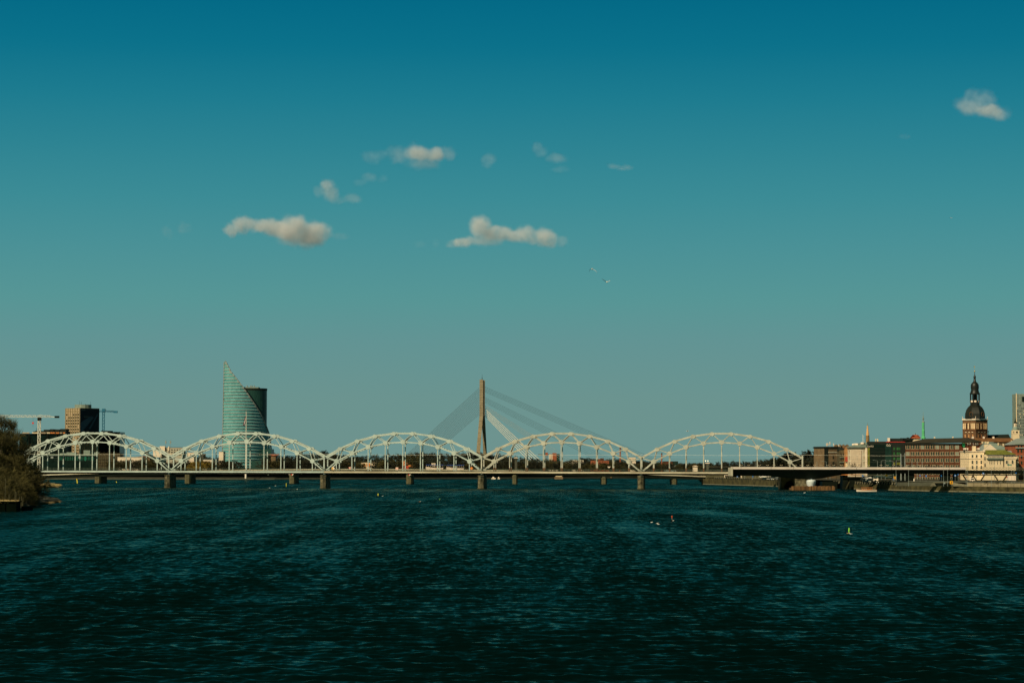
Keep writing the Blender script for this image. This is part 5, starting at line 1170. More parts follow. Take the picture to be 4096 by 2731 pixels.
for s in range(2): proto('olive%d' % s, seed=60 + s, H=18, spread=.36, levels=3, twig_w=.17, twig_l=1.7, nsub=5, ntw=12, th=.14, cm='twig_olive')
proto('yellow', seed=71, H=14, spread=.4, levels=3, twig_w=.14, twig_l=1.3, nsub=5, ntw=11, th=.1, cm='twig_yellow')
for s in range(3): proto('near%d' % s, seed=80 + s, H=25, spread=.27, levels=4, twig_w=.045, twig_l=1.3, nsub=5, ntw=9, th=.10, form='tall' if s == 0 else 'round', cm='twig_olive')
proto('bushn', seed=90, H=9, spread=.5, levels=3, twig_w=.05, twig_l=1.2, nsub=6, ntw=22, th=.05, cm='twig_olive')
proto('dense', seed=33, H=20, spread=.40, levels=3, twig_w=.16, twig_l=1.6, nsub=6, ntw=34, th=.08)
proto('sapling', seed=95, H=8, spread=.3, levels=2, twig_w=.06, twig_l=1.2, nsub=5, ntw=7, th=.25)
def tree(key, px, Y, ytop, base, label, group, sx=1, name='bare_tree', cat='tree'):
    tm, cm, zs = PROTO[key]; z0 = base; H = HZ(ytop, Y, px) - z0; s = H / zs
    e = empty(name, (GX(px, Y), Y, z0), label, cat, group, rz=R.uniform(0, 6.28)); e.scale = (s * sx, s * sx, s)
    for nm, me in (('trunk', tm), ('crown', cm)): o = bpy.data.objects.new(nm, me); link(o, e)
    return e
# horizon tree line, read off arch by arch
LINE = [(440, 1838), (480, 1836), (560, 1832), (610, 1822), (650, 1826), (700, 1835), (760, 1826), (820, 1818), (860, 1828), (890, 1822), (1095, 1806), (1130, 1818), (1200, 1812), (1240, 1806), (1290, 1797), (1315, 1804),
        (1360, 1812), (1420, 1818), (1480, 1812), (1500, 1807), (1560, 1812), (1600, 1810), (1660, 1806), (1690, 1801), (1740, 1806), (1775, 1800), (1800, 1806), (1850, 1798), (1890, 1804), (1960, 1804), (2010, 1810), (2060, 1822),
        (2110, 1826), (2150, 1829), (2200, 1832), (2270, 1838), (2340, 1826), (2365, 1826), (2420, 1834), (2462, 1824), (2500, 1836), (2560, 1834), (2590, 1838), (2720, 1848), (2760, 1846), (2820, 1844), (2860, 1846), (2895, 1839), (2930, 1840),
        (2960, 1842), (3010, 1838), (3060, 1834), (3090, 1831), (3120, 1820)]
def line_y(px):
    for (x0, y0), (x1, y1) in zip(LINE[:-1], LINE[1:]):
        if x0 <= px <= x1: return y0 + (y1 - y0) * (px - x0) / (x1 - x0)
    return 1840
ARCH = [(64, 678, 'first'), (678, 1296, 'second'), (1296, 1927, 'third'), (1927, 2566, 'fourth'), (2566, 3209, 'fifth')]
cnt = {}
def arch_label(px, kind):
    for a, c, nm in ARCH:
        if a <= px < c:
            k = cnt.get((nm, kind), 0); cnt[(nm, kind)] = k + 1
            return '%s in the %s bridge arch, number %s from its left pier' % (kind, nm, ORD[k] if k < 20 else 'twenty-' + ORD[k - 20])
    return kind
px = 446.; i = 0
while px < 3140:
    if not (897 < px < 1068):
        Y = 2520 + 240 * R.random() if px < 2250 else 2950 + 400 * R.random(); y = line_y(px) + R.uniform(-2, 5)
        key = R.choice(['far0', 'far1', 'far2', 'far3', 'far4', 'far0', 'tall0' if 1200 < px < 2100 else 'far1', 'olive0' if R.random() < .5 else 'far2'])
        tree(key, px, Y, y, GZ, arch_label(px, 'tall bare tree'), 'trees on the far bank', sx=R.uniform(1.0, 1.35) * (1 if px < 2250 else 1.15))
    px += R.uniform(15, 25) if px < 2250 else R.uniform(14, 22)
px = 452.
while px < 2800:
    if not (1437 < px < 1515 or 1590 < px < 1665 or 1695 < px < 1865 or 950 < px < 1060):
        Y = 2240 + 90 * R.random() if px < 2000 else 2560 + 120 * R.random(); y = min(max(line_y(px) + R.uniform(12, 22), 1837), 1848); y = R.uniform(1834, 1840) if px < 625 else y
        key = R.choice(['far1', 'far3', 'olive1', 'far4', 'olive0']) if not (775 < px < 820) else 'yellow'
        kind = 'yellowish budding tree' if key == 'yellow' else ('olive brown bare tree' if key.startswith('olive') else 'low dark bare tree')
        tree(key, px, Y, y, GZ, arch_label(px, kind), 'low trees along the far shore', sx=R.uniform(1.3, 1.9))
    px += R.uniform(15, 23)
# trees beside the old town
for k, (px, y, Y, sx, key, lab) in enumerate(((3120, 1820, 1700, 1.6, 'dense', 'broad dark bare tree behind the right foot of the fifth arch, left one of two'), (3168, 1803, 1680, 1.6, 'dense', 'broad dark bare tree behind the right foot of the fifth arch, right one of two'),
        (3196, 1832, 1600, 1.4, 'dense', 'low bare tree directly behind the right end post of the arches'), (3230, 1812, 1620, 1.6, 'dense', 'dark bare tree left of the corner house, leftmost of three'),
        (3262, 1793, 1610, 1.5, 'dense', 'tallest dark bare tree left of the corner house, middle of three'), (3288, 1822, 1590, 1.6, 'dense', 'low bare tree touching the corner house, rightmost of three'))):
    tree(key, px, Y, y, GZ, lab, 'trees beside the old town', sx=sx)
for k, (px, y) in enumerate(((3345, 1838), (3422, 1845), (3648, 1842), (3720, 1845), (3740, 1850))):
    tree('sapling', px, 1400, y, GZ, 'small bare street tree before the riverside row, %s from the left' % ORD[k], 'small street trees')
for k, (px, y) in enumerate(((3943, 1918), (3990, 1920), (4016, 1919))):
    tree('sapling', px, 1146, y, 2.75, 'slim bare sapling on the quay before the pale barrier wall, %s of three' % ORD[k], 'quay saplings')
# near left trees
NL = [(-150, 1640, 760, 'near1', 1.2, 'out-of-frame edge'), (-60, 1652, 745, 'near0', 1.3, ''), (6, 1646, 735, 'near0', 1.25, 'tallest bare willow at the left picture edge'), (32, 1692, 745, 'near1', .8, 'tall bare willow second from the left picture edge'), (47, 1660, 770, 'near0', .8, 'pointed bare willow top behind the second tall willow'),
      (66, 1745, 740, 'near2', 1.2, 'rounded bare willow in the middle of the left bank clump'), (86, 1800, 735, 'near1', 1.2, 'lower bare willow right of the middle of the left bank clump'), (102, 1835, 745, 'near2', 1.25, 'low spreading bare willow near the water, right part of the clump'), (118, 1880, 755, 'near1', 1.3, 'small bare willow at the right end of the left bank clump')]
for (px, y, Y, key, sx, lab) in NL:
    if px < -20: lab = 'bare willow mostly outside the left picture edge, %s' % ('farther one' if px < -100 else 'nearer one')
    tree(key, px, Y, y, 1.1, lab, 'bare willows on the left bank', sx=sx)
for k, (px, y, Y, sx) in enumerate(((-20, 1890, 700, 1.3), (18, 1900, 692, 1.3), (50, 1895, 700, 1.3), (84, 1905, 705, 1.3), (108, 1930, 715, 1.2), (128, 1948, 730, 1.1), (66, 1950, 680, 1.3), (94, 1968, 700, 1.2), (20, 1935, 676, 1.4), (36, 1850, 720, 1.4), (80, 1862, 730, 1.3), (-5, 1850, 720, 1.4), (138, 1925, 745, .9), (140, 1975, 770, .9))):
    lab = 'dense bare bush at the foot of the left bank trees, %s counted along the shore' % ORD[k]
    tree('bushn', px, Y, y, 1.0, lab, 'bushes on the left bank', sx=sx, name='bare_bush', cat='bush')
tree('bushn', 150, 1300, 1912, 1.0, 'brown bare bush on the sandy spit under the bridge, left one', 'bushes on the sandy spit', name='bare_bush', cat='bush'); tree('sapling', 171, 1302, 1888, 1.0, 'thin bare tree on the sandy spit under the bridge', None)
tree('bushn', 192, 1303, 1918, 1.0, 'brown bare bush on the sandy spit under the bridge, right one', 'bushes on the sandy spit', name='bare_bush', cat='bush')
# reeds on the two left shores
def reeds(name, lab, px0, px1, Y0, Y1, z, n, h):
    b = MB()
    for _ in range(n):
        t = R.random(); x = GX(px0 + (px1 - px0) * t, Y0 + (Y1 - Y0) * t) + R.uniform(-.5, .5); y = Y0 + (Y1 - Y0) * t + R.uniform(-3, 3); hh = h * R.uniform(.4, 1); dx = R.uniform(-.5, .5)
        b.add([(x - .04, y, z), (x + .04, y, z), (x + dx + .03, y + dx * .3, z + hh), (x + dx - .03, y + dx * .3, z + hh)], [(0, 1, 2, 3)])
    tag(b.build(name, MT['bark_light' if name == 'reeds' else 'reed']), lab, kind='stuff')
reeds('reeds', 'dry reeds along the foot of the near left bank', 60, 235, 690, 795, -.1, 3000, .8)
reeds('dry_grass', 'dry yellow grass on the sandy spit under the bridge', 110, 240, 1291, 1314, .5, 2600, 1.4)
reeds('shore_grass', 'dry grass on top of the near retaining wall', -60, 70, 652, 653, 2.2, 500, .9)
# ------------------------------------------------------------------ lamps, masts, signs, vehicles on the right bank
def lamp(px, Y, base, ytop, label, kind='mast', arm=0, heads=0, r=.09, name='street_lamp', cat='street lamp', group=None):
    z = HZ(ytop, Y, px) - base; e = empty(name, (GX(px, Y), Y, base), label, cat, group)
    b = MB(); b.tube((0, 0, 0), (0, 0, z), r * 1.3, r, 5); b.build('pole', MT['roof_zinc'], e)
    if arm:
        b = MB(); b.bar((0, 0, z), (arm, 0, z + .35), .1, .1); b.box(arm - .1 if arm > 0 else arm - .5, arm + .5 if arm > 0 else arm + .1, -.15, .15, z + .28, z + .45); b.build('arm', MT['roof_zinc'], e)
    if heads:
        for s in (-1, 1):
            b = MB(); b.box(s * .42 - .2, s * .42 + .2, -.15, .15, z - .1, z + .08); b.build('lamp_head', MT['plaster_cream'], e)
        b = MB(); b.box(-.5, .5, -.05, .05, z - .2, z - .101); b.build('crossbar', MT['dark_steel_shade'], e)
    return e
ztop_v = zt_v = HZ(1867.5, YV, 3300)
for k, px in enumerate((2965, 2995, 3038, 3070, 3096, 3125, 3157, 3181, 3204, 3231, 3258, 3284, 3310, 3335, 3365, 3395, 3422, 3474, 3524, 3549, 3575, 3603, 3629, 3679, 3706, 3736, 3764)):
    if k >= 20: lab = 'low twin-headed lamp on the concrete arm, %s from its right end' % ORD[26 - k]
    else: lab = 'low twin-headed lamp on the concrete arm, %s from its left end' % ORD[k]
    lamp(px, YV + 4, ztop_v - .8, 1859.5, lab, heads=2 if k % 3 else 1, r=.05, name='bridge_lamp', group='low lamps on the concrete arm')
for k, (px, y, Y, arm) in enumerate(((2979, 1836, 1500, 0), (3021, 1843, 1500, 1.6), (3268, 1845, 1450, 0), (3305, 1846, 1440, -2.0), (3320, 1850, 1440, 0), (3510, 1842, 1400, -2.2), (3525, 1842, 1400, 2.2), (3541, 1844, 1400, 2.5), (3573, 1845, 1400, -1.6), (3585, 1841, 1400, 2.0), (3648, 1843, 1380, 0), (3669, 1846, 1380, 0), (3689, 1845, 1380, 0),
        (3774, 1848, 1380, 0), (3905, 1845, 1330, 0), (3978, 1862, 1320, 0), (4033, 1843, 1250, 1.8))):
    lamp(px, Y, GZ, y, 'slender grey street lamp mast behind the concrete arm, %s from the left' % ORD[k], arm=arm, group='street lamp masts')
for k, (px, y, Y) in enumerate(((3584, 1875, 1160), (3634, 1877, 1160), (3774, 1872, 1155), (3790, 1876, 1150), (3864, 1868, 1150), (3870, 1876, 1150), (3965, 1868, 1140), (4047, 1862, 1138), (4056, 1866, 1138), (4096, 1866, 1135))):
    lamp(px, Y, 2.75, y, 'thin pale mast standing on the quay before the dark girder, %s from the left' % ORD[k], r=.06, name='quay_mast', cat='mast', group='thin quay masts')
lamp(3604, 1262, GZ, 1814, 'thick pale catenary mast, left one of the pair before the glass office', r=.28, name='catenary_mast', cat='mast', group='catenary masts'); lamp(3620, 1262, GZ, 1812, 'thick pale catenary mast, right one of the pair at the brick corner', r=.22, name='catenary_mast', cat='mast', group='catenary masts')
def signb(px, py, Y, w, h, mt, lab, base=GZ, name='road_sign', shape='box', mark=None):
    z = HZ(py, Y, px) - base; e = empty(name, (GX(px, Y), Y, base), lab, 'sign', 'road signs on the right bank')
    b = MB(); b.tube((0, .1, 0), (0, .1, z + .2), .05, .05, 5); b.build('post', MT['roof_zinc'], e)
    b = MB()
    if shape == 'disc': b.tube((0, -.04, z), (0, .03, z), w / 2, w / 2, 14)
    else: b.box(-w / 2, w / 2, -.04, .04, z - h / 2, z + h / 2)
    b.build('board', MT[mt], e)
    if mark:
        b = MB()
        if mark == 'tri': b.wall([(-w * .3, z - h * .3), (w * .3, z - h * .3), (0, z + h * .35)], -.08, -.045)
        else: b.box(-w * .12, w * .12, -.08, -.045, z - h * .33, z + h * .33); b.box(-w * .3, w * .3, -.08, -.045, z - h * .02, z + h * .1)
        b.build('symbol', MT['sign_white' if mark == 'tri' else 'pier_base'], e)
for (px, py, Y, w, h, mt, lab, sh, mk_s) in (
        (2949, 1906, 1500, .75, .75, 'sign_blue', 'small blue square sign beside the road bridge abutment tunnel', 'box', 'tri'), (3011, 1905, 1490, .7, .7, 'sign_blue', 'small blue square sign above the long balustrade', 'box', None),
        (3451, 1902, 1270, .8, .7, 'sign_blue', 'blue square sign left of the parked cars under the girder', 'box', None), (3579, 1910, 1230, 1.05, 1.3, 'sign_orange', 'yellow orange road works board under the girder', 'box', 'bar'),
        (3573, 1916, 1228, .6, .6, 'sign_blue', 'blue round sign just below left of the yellow road works board', 'disc', None), (3680, 1901.5, 1225, .55, .7, 'sign_blue', 'blue sign board under the girder, before the brick wall', 'box', None),
        (3704, 1903, 1220, .75, .8, 'sign_blue', 'blue road sign on the bank left of the dark square piers', 'box', None), (3765, 1902, 1220, .6, .6, 'sign_blue', 'blue round sign beside the dark square piers', 'disc', None),
        (3820.5, 1901, 1210, .9, .9, 'sign_blue', 'larger blue sign with white triangle left of the white van', 'box', 'tri'), (3832, 1897, 1215, .5, .5, 'sign_blue', 'small blue sign high above the bank, left of the white van', 'box', None),
        (3933, 1893, 1190, .85, .85, 'sign_blue', 'blue pedestrian crossing sign with white triangle on a mast', 'box', 'tri'), (4064, 1891, 1190, .6, .75, 'sign_blue', 'blue round sign at the right picture edge', 'disc', None),
        (3865, 1907, 1200, .5, .6, 'sign_red', 'small red round sign in front of the cream house', 'disc', None), (4028, 1907.5, 1165, .75, .75, 'sign_red', 'red round sign beside the white container', 'disc', 'bar'),
        (4033, 1858, 1260, .9, .9, 'teal_panel', 'teal sign on the falsework, left of its pair', 'box', None), (4041, 1858.5, 1260, 1.6, .5, 'teal_panel', 'long teal arrow sign on the falsework', 'box', None), (3667, 1934, 1190, .5, .9, 'green_panel', 'small green board on the quay railing', 'box', None)):
    signb(px, py, Y, w, h, mt, lab, shape=sh, mark=mk_s, base=2.75 if px == 3667 else GZ)
e = empty('orange_signboard', (GX(3805, 1165), 1165, 2.75), 'big orange square board with a dark symbol on the quay', 'sign'); z = HZ(1929, 1165, 3805) - 2.75
b = MB(); b.box(-.72, .72, -.06, .06, z - .72, z + .72); b.build('board', MT['sign_orange'], e); b = MB(); b.box(-.12, .35, -.1, -.061, z - .3, z + .35); b.box(-.35, .1, -.1, -.061, z - .35, z - .1); b.build('symbol', MT['pier_base'], e)
b = MB(); b.tube((0, .15, 0), (0, .15, z), .08, .08, 5); b.build('post', MT['roof_zinc'], e)
# dark tunnel-like kiosk and stairs on the quay
e = empty('quay_underpass', (GX(3748, 1175), 1175, 2.75), 'dark open-sided underpass portal with a pale end wall on the quay', 'portal'); m_ = M(1175)
b = MB(); b.box(0, 62 * m_, 0, 6, 0, 1.55); b.build('dark_opening', MT['dark_steel_shade'], e); b = MB(); b.box(-1, 63 * m_, -.4, 6, 1.56, 1.9); b.build('lintel', MT['quay_top'], e); b = MB(); b.box(62.2 * m_, 66 * m_, -.8, 2, 0, 1.6); b.build('end_wall', MT['white_paint'], e)
b = MB(); b.wall([(-3.4, 0), (-.5, 0), (-1.4, 1.35), (-2.4, 1.35)], -.6, 0); b.build('pale_arch', MT['quay_top'], e)
b = MB(); b.box(25 * m_, 32 * m_, -.5, -.41, 1.1, 1.85); b.build('notice', MT['roof_zinc'], e)
e = empty('tunnel_portal', (GX(2905, 1560), 1560, GZ), 'pale framed underpass mouth beside the road bridge abutment', 'portal'); m_ = M(1560); b = MB()
b.box(-8 * m_, 62 * m_, 0, .6, 1.5, 2.1); b.box(-8 * m_, -5 * m_, 0, .6, -1, 1.5); b.box(58 * m_, 62 * m_, 0, .6, -1, 1.5); b.build('frame', MT['plaster_white'], e); b = MB(); b.box(-5 * m_, 58 * m_, .7, 4, -1, 1.5); b.build('dark_mouth', MT['dark_steel_shade'], e)
# cars
def car_mesh():
    B_ = MB(); prof = [(-2.2, .35), (2.2, .35), (2.25, .8), (1.5, .95), (.75, 1.42), (-1.0, 1.45), (-1.9, 1.0), (-2.25, .95)]
    B_.wall(prof, -.85, .85); G = MB(); G.wall([(-1.55, 1.0), (1.2, 1.0), (.68, 1.36), (-.95, 1.38)], -.87, .87)
    Wm = MB()
    return B_, G
CB, CG = car_mesh(); cm_b = {k: mesh_of(CB, 'body', MT[k]) for k in ('car_black', 'car_grey', 'car_white')}; cm_g = mesh_of(CG, 'window_band', MT['glass_dark'])
wh = MB(); wh.tube((0, -.95, 0), (0, -.72, 0), .33, .33, 12); cm_w = mesh_of(wh, 'wheel', MT['dark_steel_shade']); hl = MB(); hl.box(-.06, .06, -.16, .16, -.1, .1); cm_h = mesh_of(hl, 'headlight', MT['lamp_glass'])
def car(px, py, Y, mt, rz, lab, light=False):
    e = empty('parked_car', (GX(px, Y), Y, HZ(py, Y, px)), lab, 'car', 'cars on the right bank road', rz=rz)
    for nm, me in (('body', cm_b[mt]), ('window_band', cm_g)): o = bpy.data.objects.new(nm, me); link(o, e)
    for x in (-1.35, 1.35):
        for y in (0, 1.67): o = bpy.data.objects.new('wheel', cm_w); link(o, e); o.location = (x, y, .33)
    for y in (-.6, .6): o = bpy.data.objects.new('headlight', cm_h); link(o, e); o.location = (2.26, y, .68)
cars = [(3048, 1911, 1440, 'car_white'), (3062, 1919, 1430, 'car_black'), (3068, 1909, 1445, 'car_white'), (3083, 1920, 1430, 'car_grey'), (3098, 1913, 1440, 'car_black'), (3113, 1918, 1430, 'car_grey'), (3128, 1915, 1420, 'car_white'),
        (3456, 1923, 1265, 'car_black'), (3466, 1930, 1250, 'car_grey'), (3476, 1918, 1275, 'car_white'), (3484, 1923, 1262, 'car_black'), (3462, 1914, 1290, 'car_grey'), (3499, 1933, 1248, 'car_black')]
CN = {'car_white': 'white', 'car_black': 'black', 'car_grey': 'grey'}
for k, (px, py, Y, mt) in enumerate(cars):
    grp = 'left of the arched abutment' if px < 3200 else 'under the girder by the stone posts'; n = k if px < 3200 else k - 7
    car(px, py, Y, mt, math.radians(-65 + 8 * (k % 3)), '%s car %s, %s from the left' % (CN[mt], grp, ORD[[0, 1, 2, 3, 4, 5, 6, 0, 2, 3, 4, 1, 5][k]]))
e = empty('crane_truck', (GX(3494, 1240), 1240, HZ(1927, 1240, 3500)), 'white crane truck with a long folded boom under the girder', 'truck')
for (x0, x1, y0, y1, z0, z1, nm, mt) in ((0, 2.4, 0, 2.4, .6, 2.9, 'cab', 'sign_white'), (2.5, 9.3, 0, 2.4, .6, 1.0, 'chassis', 'dark_steel_shade')):
    b = MB(); b.box(x0, x1, y0, y1, z0, z1); b.build(nm, MT[mt], e)
b = MB(); b.box(.3, 1.6, -.04, -.001, 1.7, 2.5); b.build('side_window', MT['glass_dark'], e); b = MB(); b.bar((1.5, 1.2, 3.1), (9.5, 1.2, 2.6), .6, .6); b.build('boom', MT['sign_white'], e)
b = MB(); b.box(6.2, 7.2, .2, 1.8, 2.9, 3.8); b.build('basket', MT['sign_orange'], e)
for x in (.9, 4.6, 6.2, 8.2): b = MB(); b.tube((x, -.08, .55), (x, .3, .55), .55, .55, 12); b.build('wheel', MT['dark_steel_shade'], e)
e = empty('white_van', (GX(3879, 1180), 1180, GZ + .4), 'white van with dark windscreen on the bank road before the cream house', 'van')
b = MB(); b.wall([(0, .35), (2.3, .35), (2.3, .95), (1.9, 1.75), (.2, 1.9), (0, 1.5)], -.9, .9); b.build('body', MT['sign_white'], e); b = MB(); b.box(.35, 1.85, -.94, -.901, 1.0, 1.5); b.build('windscreen', MT['glass_dark'], e)
for x in (.45, 1.85): b = MB(); b.tube((x, -.93, .35), (x, -.7, .35), .33, .33, 12); b.build('wheel', MT['dark_steel_shade'], e)
b = MB(); b.box(-2.0, -.3, 2, 3.8, 0, 2.2)
e = empty('white_container', (GX(4034, 1160), 1160, 4.5), 'large white ribbed container by the road at the right edge', 'container'); m_ = M(1160)
b = MB(); b.box(0, 29 * m_, 0, 2.6, HZ(1921, 1160, 4040) - 4.5, HZ(1902, 1160, 4040) - 4.5)
for k in range(14): b.box(29 * m_ * k / 14, 29 * m_ * k / 14 + .08, -.06, -.001, HZ(1920.5, 1160, 4040) - 4.5, HZ(1902.5, 1160, 4040) - 4.5)
b.build('ribbed_shell', MT['sign_white'], e)
e = empty('white_bollard', (GX(3656, 1215), 1215, 4.9), 'white cone-shaped bollard at the road edge under the girder', 'bollard'); b = MB(); b.lathe([(.32, 0), (.28, .6), (.14, 1.3), (.05, 1.4)], (0, 0, 0), 10); b.build('cone', MT['sign_white'], e)
# control pier on the road bridge
e = empty('observation_tower', (GX(2064, 2330), 2330, GZ), 'narrow grey tower with a white cap right of the tall pylon', 'tower'); m_ = M(2330); zz = lambda py: HZ(py, 2330, 2064) - GZ
b = MB(); b.box(-5 * m_, 5 * m_, -1, 1.4, 0, zz(1836)); b.box(-7 * m_, 7 * m_, -1.6, 2, zz(1836), zz(1832)); b.build('shaft', MT['concrete_dark'], e); b = MB(); b.box(-8 * m_, 8 * m_, -1.8, 2.2, zz(1832) + .01, zz(1830)); b.build('cap', MT['sign_white'], e)
for x in (-4, 2): b = MB(); b.tube((x * m_, 0, zz(1830)), (x * m_, 0, zz(1824)), .2); b.build('lamp_post', MT['white_cold'], e)
e = empty('lamp_tower', (GX(2830, 2500), 2500, GZ), 'white floodlight gantry seen through the middle of the fifth arch', 'tower'); zz = lambda py: HZ(py, 2500, 2830) - GZ
b = MB(); b.box(-1.2, 1.2, -.5, .5, 0, zz(1853)); b.build('shaft', MT['concrete_dark'], e); b = MB(); b.box(-2.3, 2.3, -.8, .8, zz(1853), zz(1850)); b.build('platform', MT['sign_white'], e)
for x in (-2, .5): b = MB(); b.tube((x, 0, zz(1850)), (x, 0, zz(1843)), .15); b.ball((x, 0, zz(1842.5)), .5, 1); b.build('floodlight', [MT['white_cold'], MT['lamp_glass']], e)
# far bank small lights and posts under the deck
for k, (px, py, mt, w) in enumerate(((508, 1907, 'sign_white', .55), (726, 1908, 'sign_blue', .4), (637, 1905, 'sign_white', .45), (1158, 1904, 'sign_white', .5), (1074, 1906, 'sign_white', .4))):
    e = empty('shore_post', (GX(px, 2010), 2010, GZ), 'small pale post on the far embankment, %s from the left' % ORD[[0, 2, 1, 4, 3][k]], 'post', 'posts on the far embankment')
    b = MB(); b.box(-w, w, -.3, .3, 0, HZ(py - 6, 2010, px) - GZ); b.build('post', MT[mt], e)
e = empty('yellow_tent', (GX(805, 2006), 2006, GZ - .1), 'small yellow tent-like buoy on the far embankment', 'tent'); b = MB(); b.lathe([(1.2, -.1), (.9, .8), (.1, 1.7)], (0, 0, 0), 8, smooth=False); b.build('cover', MT['buoy_yellow'], e)
e = empty('yellow_marker', (GX(315, 1600), 1596, -.3), 'leaning yellow marker post in the water left of the first road bridge pier', 'marker'); b = MB(); b.bar((0, 0, 0), (-.5, 0, 3.2), .5, .5); b.build('post', MT['buoy_yellow'], e)
e = empty('yellow_marker', (GX(468, 1650), 1650, -.3), 'low yellow marker right of the first road bridge pier', 'marker'); b = MB(); b.bar((0, 0, 0), (-.4, 0, 1.2), .4, .4); b.build('post', MT['buoy_yellow'], e)
b = MB(); P_ = [P2(2150, 2175), P2(2560, 2280)]
e = empty('brick_pontoon', (GX(2218, 2150), 2150, 0), 'tan barge moored under the fourth arch on the far shore', 'barge'); b = MB(); b.box(0, 7.5, -2, 2, -.3, 2.2); b.build('hull', MT['plaster_brown'], e); b = MB(); b.box(1, 6.5, -1.2, 1.2, 2.21, 2.8); b.build('cabin', MT['plaster_cream'], e)
for k, (px, w, lab) in enumerate(((1965, 18, 'white moored motor boat right of the third pier'), (1990, 10, 'grey white barge cabin right of the third pier'), (2438, 14, 'small dark moored boat right of the sixth road bridge pier'))):
    Y = 2150 if k < 2 else 2200; e = empty('moored_boat', (GX(px, Y), Y, 0), lab, 'boat', 'boats moored on the far shore'); L_b = w * M(Y)
    b = MB(); b.add([(0, 0, -.2), (L_b * .9, 0, -.2), (L_b, 1, .9), (0, 0, .8), (0, 2, -.2), (L_b * .9, 2, -.2), (0, 2, .8)], [(0, 1, 2, 3), (4, 6, 2, 5), (3, 2, 6), (0, 3, 6, 4), (1, 5, 2)]); b.build('hull', MT['sign_white' if k < 2 else 'dark_steel_shade'], e)
    b = MB(); b.box(L_b * .25, L_b * .65, .3, 1.7, .85, 1.9); b.build('cabin', MT['sign_white' if k < 2 else 'plaster_brown'], e)
# ------------------------------------------------------------------ wooden launch
YB = 1180.; e = empty('wooden_launch', (GX(3466, YB), YB, 0), 'small white launch with a varnished wooden cabin on the river at the right', 'boat')
L2 = 4.9
def hull_sec(x):
    t = (x + L2) / (2 * L2); w = 1.25 * (1 - max(0, (t - .55) / .45) ** 2.2) * (.85 + .15 * min(1, t * 4)); return w, .72 + .22 * abs(2 * t - 1) ** 2.2
b = MB(); xs = [-L2 + 2 * L2 * k / 14 for k in range(15)]; vs = []
for x in xs: w, h = hull_sec(x); w = max(w, .04); vs += [(x, -w, h), (x, -w * .85, -.3), (x, w * .85, -.3), (x, w, h)]
fs = []
for k in range(14):
    for j in range(3): fs.append((4 * k + j + 0, 4 * k + j + 1, 4 * k + 5 + j, 4 * k + 4 + j)[::1])
    fs.append((4 * k + 3, 4 * k + 7, 4 * k + 4, 4 * k))
b.add(vs, fs + [(3, 2, 1, 0), (56, 57, 58, 59)]); b.build('hull', MT['sign_white'], e)
b = MB()
for x0, x1 in zip(xs[:-1], xs[1:]):
    for s in (-1, 1): (w0, h0), (w1, h1) = hull_sec(x0), hull_sec(x1); b.bar((x0, s * (w0 + .02), h0 + .03), (x1, s * (w1 + .02), h1 + .03), .12, .14)
b.build('gunwale', MT['varnish'], e)
b = MB(); b.box(-2.4, 2.6, -.95, -.85, .75, 1.0); b.box(-2.4, 2.6, .85, .95, .75, 1.0); b.box(-.2, 2.6, -.95, -.85, .75, 1.3); b.build('cabin_side', MT['varnish'], e)
b = MB(); b.box(-2.7, 2.8, -1.1, 1.1, 1.92, 2.04); b.build('cabin_roof', MT['varnish'], e)
for x in (-2.35, -1.5, -.7, .1, .9, 1.7, 2.5): 
    b = MB(); b.box(x - .05, x + .05, -.94, -.86, .9, 1.92); b.box(x - .05, x + .05, .86, .94, .9, 1.92); b.build('cabin_post', MT['varnish'], e)
for x in (.15, .95, 1.75): b = MB(); b.box(x, x + .7, -.91, -.89, 1.3, 1.9); b.build('cabin_window', MT['glass_mid'], e)
def seated(x, y, z, shirt, lab, face):
    """small seated passenger: one continuous skinned body"""
    me = bpy.data.meshes.new('person'); f = face
    V = [(0, 0, .0), (0, 0, .28), (0, 0, .50), (0, 0, .60), (f * .03, 0, .70), (f * .03, 0, .80), (0, .2, .48), (f * .08, .25, .25), (f * .28, .2, .12), (0, -.2, .48), (f * .08, -.25, .25), (f * .28, -.2, .12), (f * .4, .1, .02), (f * .42, .12, -.4), (f * .4, -.1, .02), (f * .42, -.12, -.4)]
    E_ = [(0, 1), (1, 2), (2, 3), (3, 4), (4, 5), (2, 6), (6, 7), (7, 8), (2, 9), (9, 10), (10, 11), (0, 12), (12, 13), (0, 14), (14, 15)]
    me.from_pydata(V, E_, []); o = bpy.data.objects.new('person', me); link(o); tag(o, lab, 'person', 'people in the launch'); o.location = (x, y, z)
    m = o.modifiers.new('skin', 'SKIN'); rr = [.15, .16, .17, .06, .10, .09, .07, .05, .035, .07, .05, .035, .09, .05, .09, .05]
    for i, q in enumerate(rr): me.skin_vertices[0].data[i].radius = (q, q)
    me.skin_vertices[0].data[0].use_root = True; o.modifiers.new('sub', 'SUBSURF').levels = 1; me.materials.append(MT[shirt])
bx = GX(3466, YB)
seated(bx - 2.0, YB - .3, .72, 'plaster_cream', 'person in a pale jacket seated at the stern end of the launch cabin', 1)
seated(bx - 1.15, YB - .2, .72, 'sign_white', 'person in white seated second from the stern in the launch', 1)
seated(bx - .3, YB - .35, .72, 'white_cold', 'person in a grey-white top seated amidships in the launch', -1)
b = MB(); b.box(-2.4, 2.4, -.8, .8, .45, .70); b.build('bench', MT['varnish'], e)
